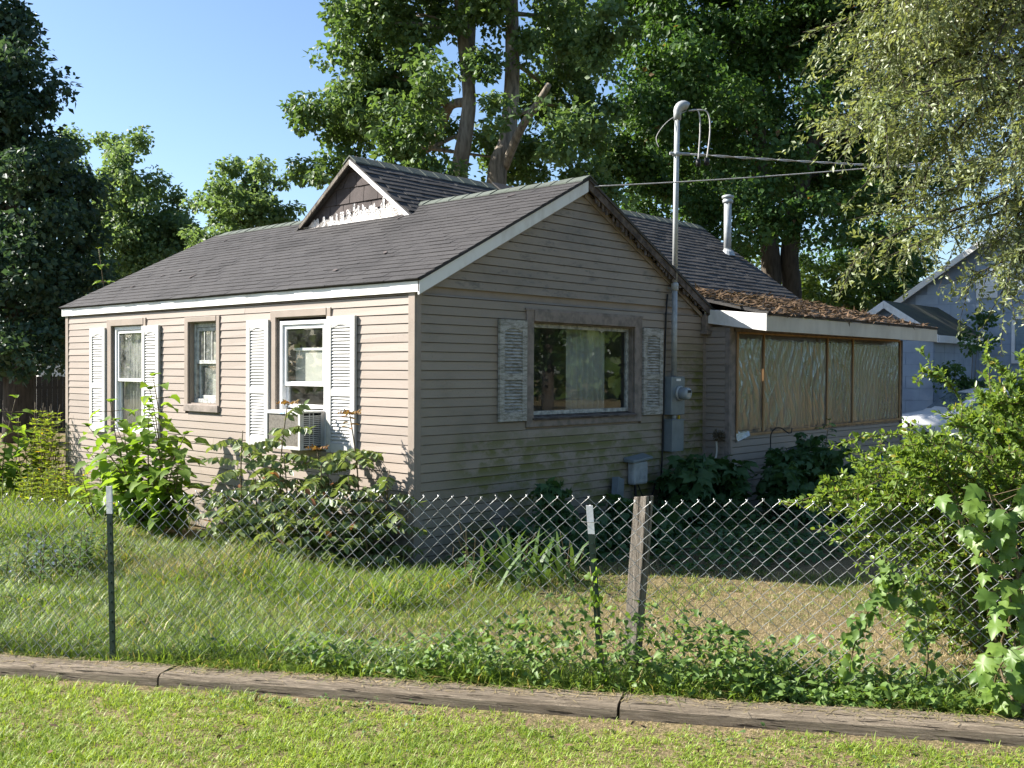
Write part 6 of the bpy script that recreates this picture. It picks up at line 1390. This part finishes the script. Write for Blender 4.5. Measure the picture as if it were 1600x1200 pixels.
gv = MB().box(20.94, 20.985, 1.10, 1.62, 3.78, 4.40).build('gable_vent', M['white_vinyl'], br)
mb = MB()
for i in range(9): z = 3.83+i*.06; mb.hexa([(20.945, 1.15, z), (20.945, 1.57, z), (20.925, 1.57, z), (20.925, 1.15, z), (20.938, 1.15, z+.045), (20.938, 1.57, z+.045), (20.932, 1.57, z+.045), (20.932, 1.15, z+.045)])
kind(mb.build('vent_slats', M['white_vinyl'], gv), 'stuff')
wv = empty('window', (0, 0, 0)); wv.parent = br
mpB = lambda s, o, z: (20.985-o, s, z)
window_frame(mpB, .0, .75, 2.1, 3.3, 0, .05, .08, M['white_vinyl'], wv); pane(mpB, .08, .67, 2.18, 3.22, .02, M['glass'], wv)
settle(br)
# far white house and board fence at the left
fh = empty('white_house', (13.5, 38.5, -.1)); tag(fh, 'white house glimpsed far off left of the wall', 'house')
c = dep(80, 560, 46); X0, Y0 = c[0], c[1]
MB().box(X0-1.2, X0+5, Y0-1.5, Y0+5, -.15, 3.6).build('wall', M['white'], fh); w_o = MB().box(X0-1.235, X0-1.2, Y0+.2, Y0+1.0, 2.0, 3.1).build('window', M['glass'], fh); MB().box(X0-.1, X0+.65, Y0-1.535, Y0-1.5, 1.9, 2.9).build('window', M['black'], fh)
slab('roof', [(X0-1.5, Y0-1.9, 3.5), (X0+5.3, Y0-1.9, 3.5), (X0+5.3, Y0+1.8, 5.2), (X0-1.5, Y0+1.8, 5.2)], .08, M['moss_roof'], fh); settle(fh)
bf = empty('board_fence', tuple(dep(50, 640, 31)*np.array([1, 1, 0]))); tag(bf, 'dark board fence far off at the left edge', 'fence')
a = dep(-160, 640, 31); b = dep(130, 640, 31.5); L = math.hypot(b[0]-a[0], b[1]-a[1]); dx, dy = (b[0]-a[0])/L, (b[1]-a[1])/L
bme = MB().box(0, .145, -.012, .012, 0, 1.0).mesh('board'); bme.materials.append(M['far_fence'])
for i in range(int(L/.155)): put(bme, 'board', None, bf, Matrix.Translation((a[0]+dx*i*.155, a[1]+dy*i*.155, -.15)) @ Matrix.Rotation(math.atan2(dy, dx), 4, 'Z') @ Matrix.Diagonal((1, 1, 1.75+random.uniform(-.03, .03), 1)))
for z in (.35, 1.25): MB().tube([(a[0], a[1]+.05, z), (b[0], b[1]+.05, z)], .04, 4).build('rail', M['far_fence'], bf)
settle(bf)
# white car
car = empty('parked_car', (0, 0, 0)); tag(car, 'white car with a missing bumper parked beyond the porch, half hidden by the shrub', 'car')
def prof_section(x, wdt, pts): return [(x, s*wdt*f, z) for (f, z) in pts for s in (1,)]
stations = [  # x from the nose, half width, hood/roof z, belt z, top half width
 (0.0, .62, .78, .70, .52), (.12, .78, .86, .72, .66), (.55, .84, .93, .76, .74), (1.15, .87, .99, .82, .76), (1.40, .88, 1.03, .90, .74), (1.95, .88, 1.38, .94, .60), (2.35, .88, 1.46, .95, .58), (3.1, .88, 1.45, .96, .58), (3.6, .87, 1.28, .97, .60), (4.0, .86, 1.05, .95, .68), (4.5, .80, 1.0, .90, .66), (4.62, .70, .9, .8, .58)]
mb = MB(); ringn = None
for (x, hw, zt, zb2, tw) in stations:
    sec = [(-hw*.92, .30), (-hw, .48), (-hw, zb2), (-tw, zt-.02), (-tw*.5, zt), (tw*.5, zt), (tw, zt-.02), (hw, zb2), (hw, .48), (hw*.92, .30)]
    ringn = len(sec); mb.v += [(x, yy, zz) for yy, zz in sec]
for i in range(len(stations)-1):
    for k in range(ringn): k2 = (k+1) % ringn; mb.f.append((i*ringn+k, i*ringn+k2, (i+1)*ringn+k2, (i+1)*ringn+k))
mb.f.append(tuple(range(ringn-1, -1, -1))); mb.f.append(tuple((len(stations)-1)*ringn+k for k in range(ringn)))
body = mb.build('body', M['car'], car, .03); smooth(body)
gl = simple('car_glass', (.10, .14, .16), (.08, .11, .13), 3, .06, .7)
MB().poly([(1.47, -.66, 1.05), (1.47, .66, 1.05), (1.93, .54, 1.365), (1.93, -.54, 1.365)]).build('windshield', gl, car).location = (-.012, 0, .014)
for sg in (-1, 1): MB().poly([(1.62, sg*.885, 1.0), (3.5, sg*.885, 1.03), (3.2, sg*.66, 1.38), (2.05, sg*.66, 1.37)]).build('side_window', gl, car)
for (wx, sg) in ((.85, 1), (.85, -1), (3.75, 1), (3.75, -1)):
    MB().lathe((wx, sg*.86, .32), [(.36, -.02 if sg > 0 else -.03), (.36, .03 if sg > 0 else .02)], 24, 'Y').build('wheel_arch', M['black'], car)
    wh = MB().lathe((wx, sg*.88, .31), [(.23, -.09), (.30, -.10), (.315, -.05), (.315, .05), (.30, .10), (.23, .09)], 28, 'Y').build('wheel', M['tyre'], car); smooth(wh)
    rm = MB().lathe((wx, sg*.93, .31), [(.225, -.03), (.225, .045), (.19, .05), (.17, .02), (.08, .02), (.06, .045), (.01, .045)] if sg > 0 else [(.225, .03), (.225, -.045), (.19, -.05), (.17, -.02), (.08, -.02), (.06, -.045), (.01, -.045)], 28, 'Y').build('rim', M['rim'], wh)
for sg in (-1, 1): MB().box(-.02, .10, sg*.62-.14, sg*.62+.14, .60, .72).build('headlight', gl, car, .02)
MB().box(-.06, .05, -.70, .70, .42, .55).build('bumper_beam', M['black'], car, .01)
wp = dep(1447, 705, 21.0); hd_ = math.atan2(.74, -.67)   # heading: nose towards upper left
car.rotation_euler = (0, 0, hd_+math.pi); car.location = (0, 0, 0)
Rm = Matrix.Rotation(hd_+math.pi, 3, 'Z'); lw = Rm @ Vector((.85, -.88, 0)); lw2 = Rm @ Vector((.85, .88, 0)); pick = lw if (Vector((wp[0], wp[1], 0))-lw).dot(Vector(tuple(FW))) > (Vector((wp[0], wp[1], 0))-lw2).dot(Vector(tuple(FW))) else lw2
car.location = (wp[0]-pick.x, wp[1]-pick.y, -.10); car.scale = (1.0, 1.0, 1.12)
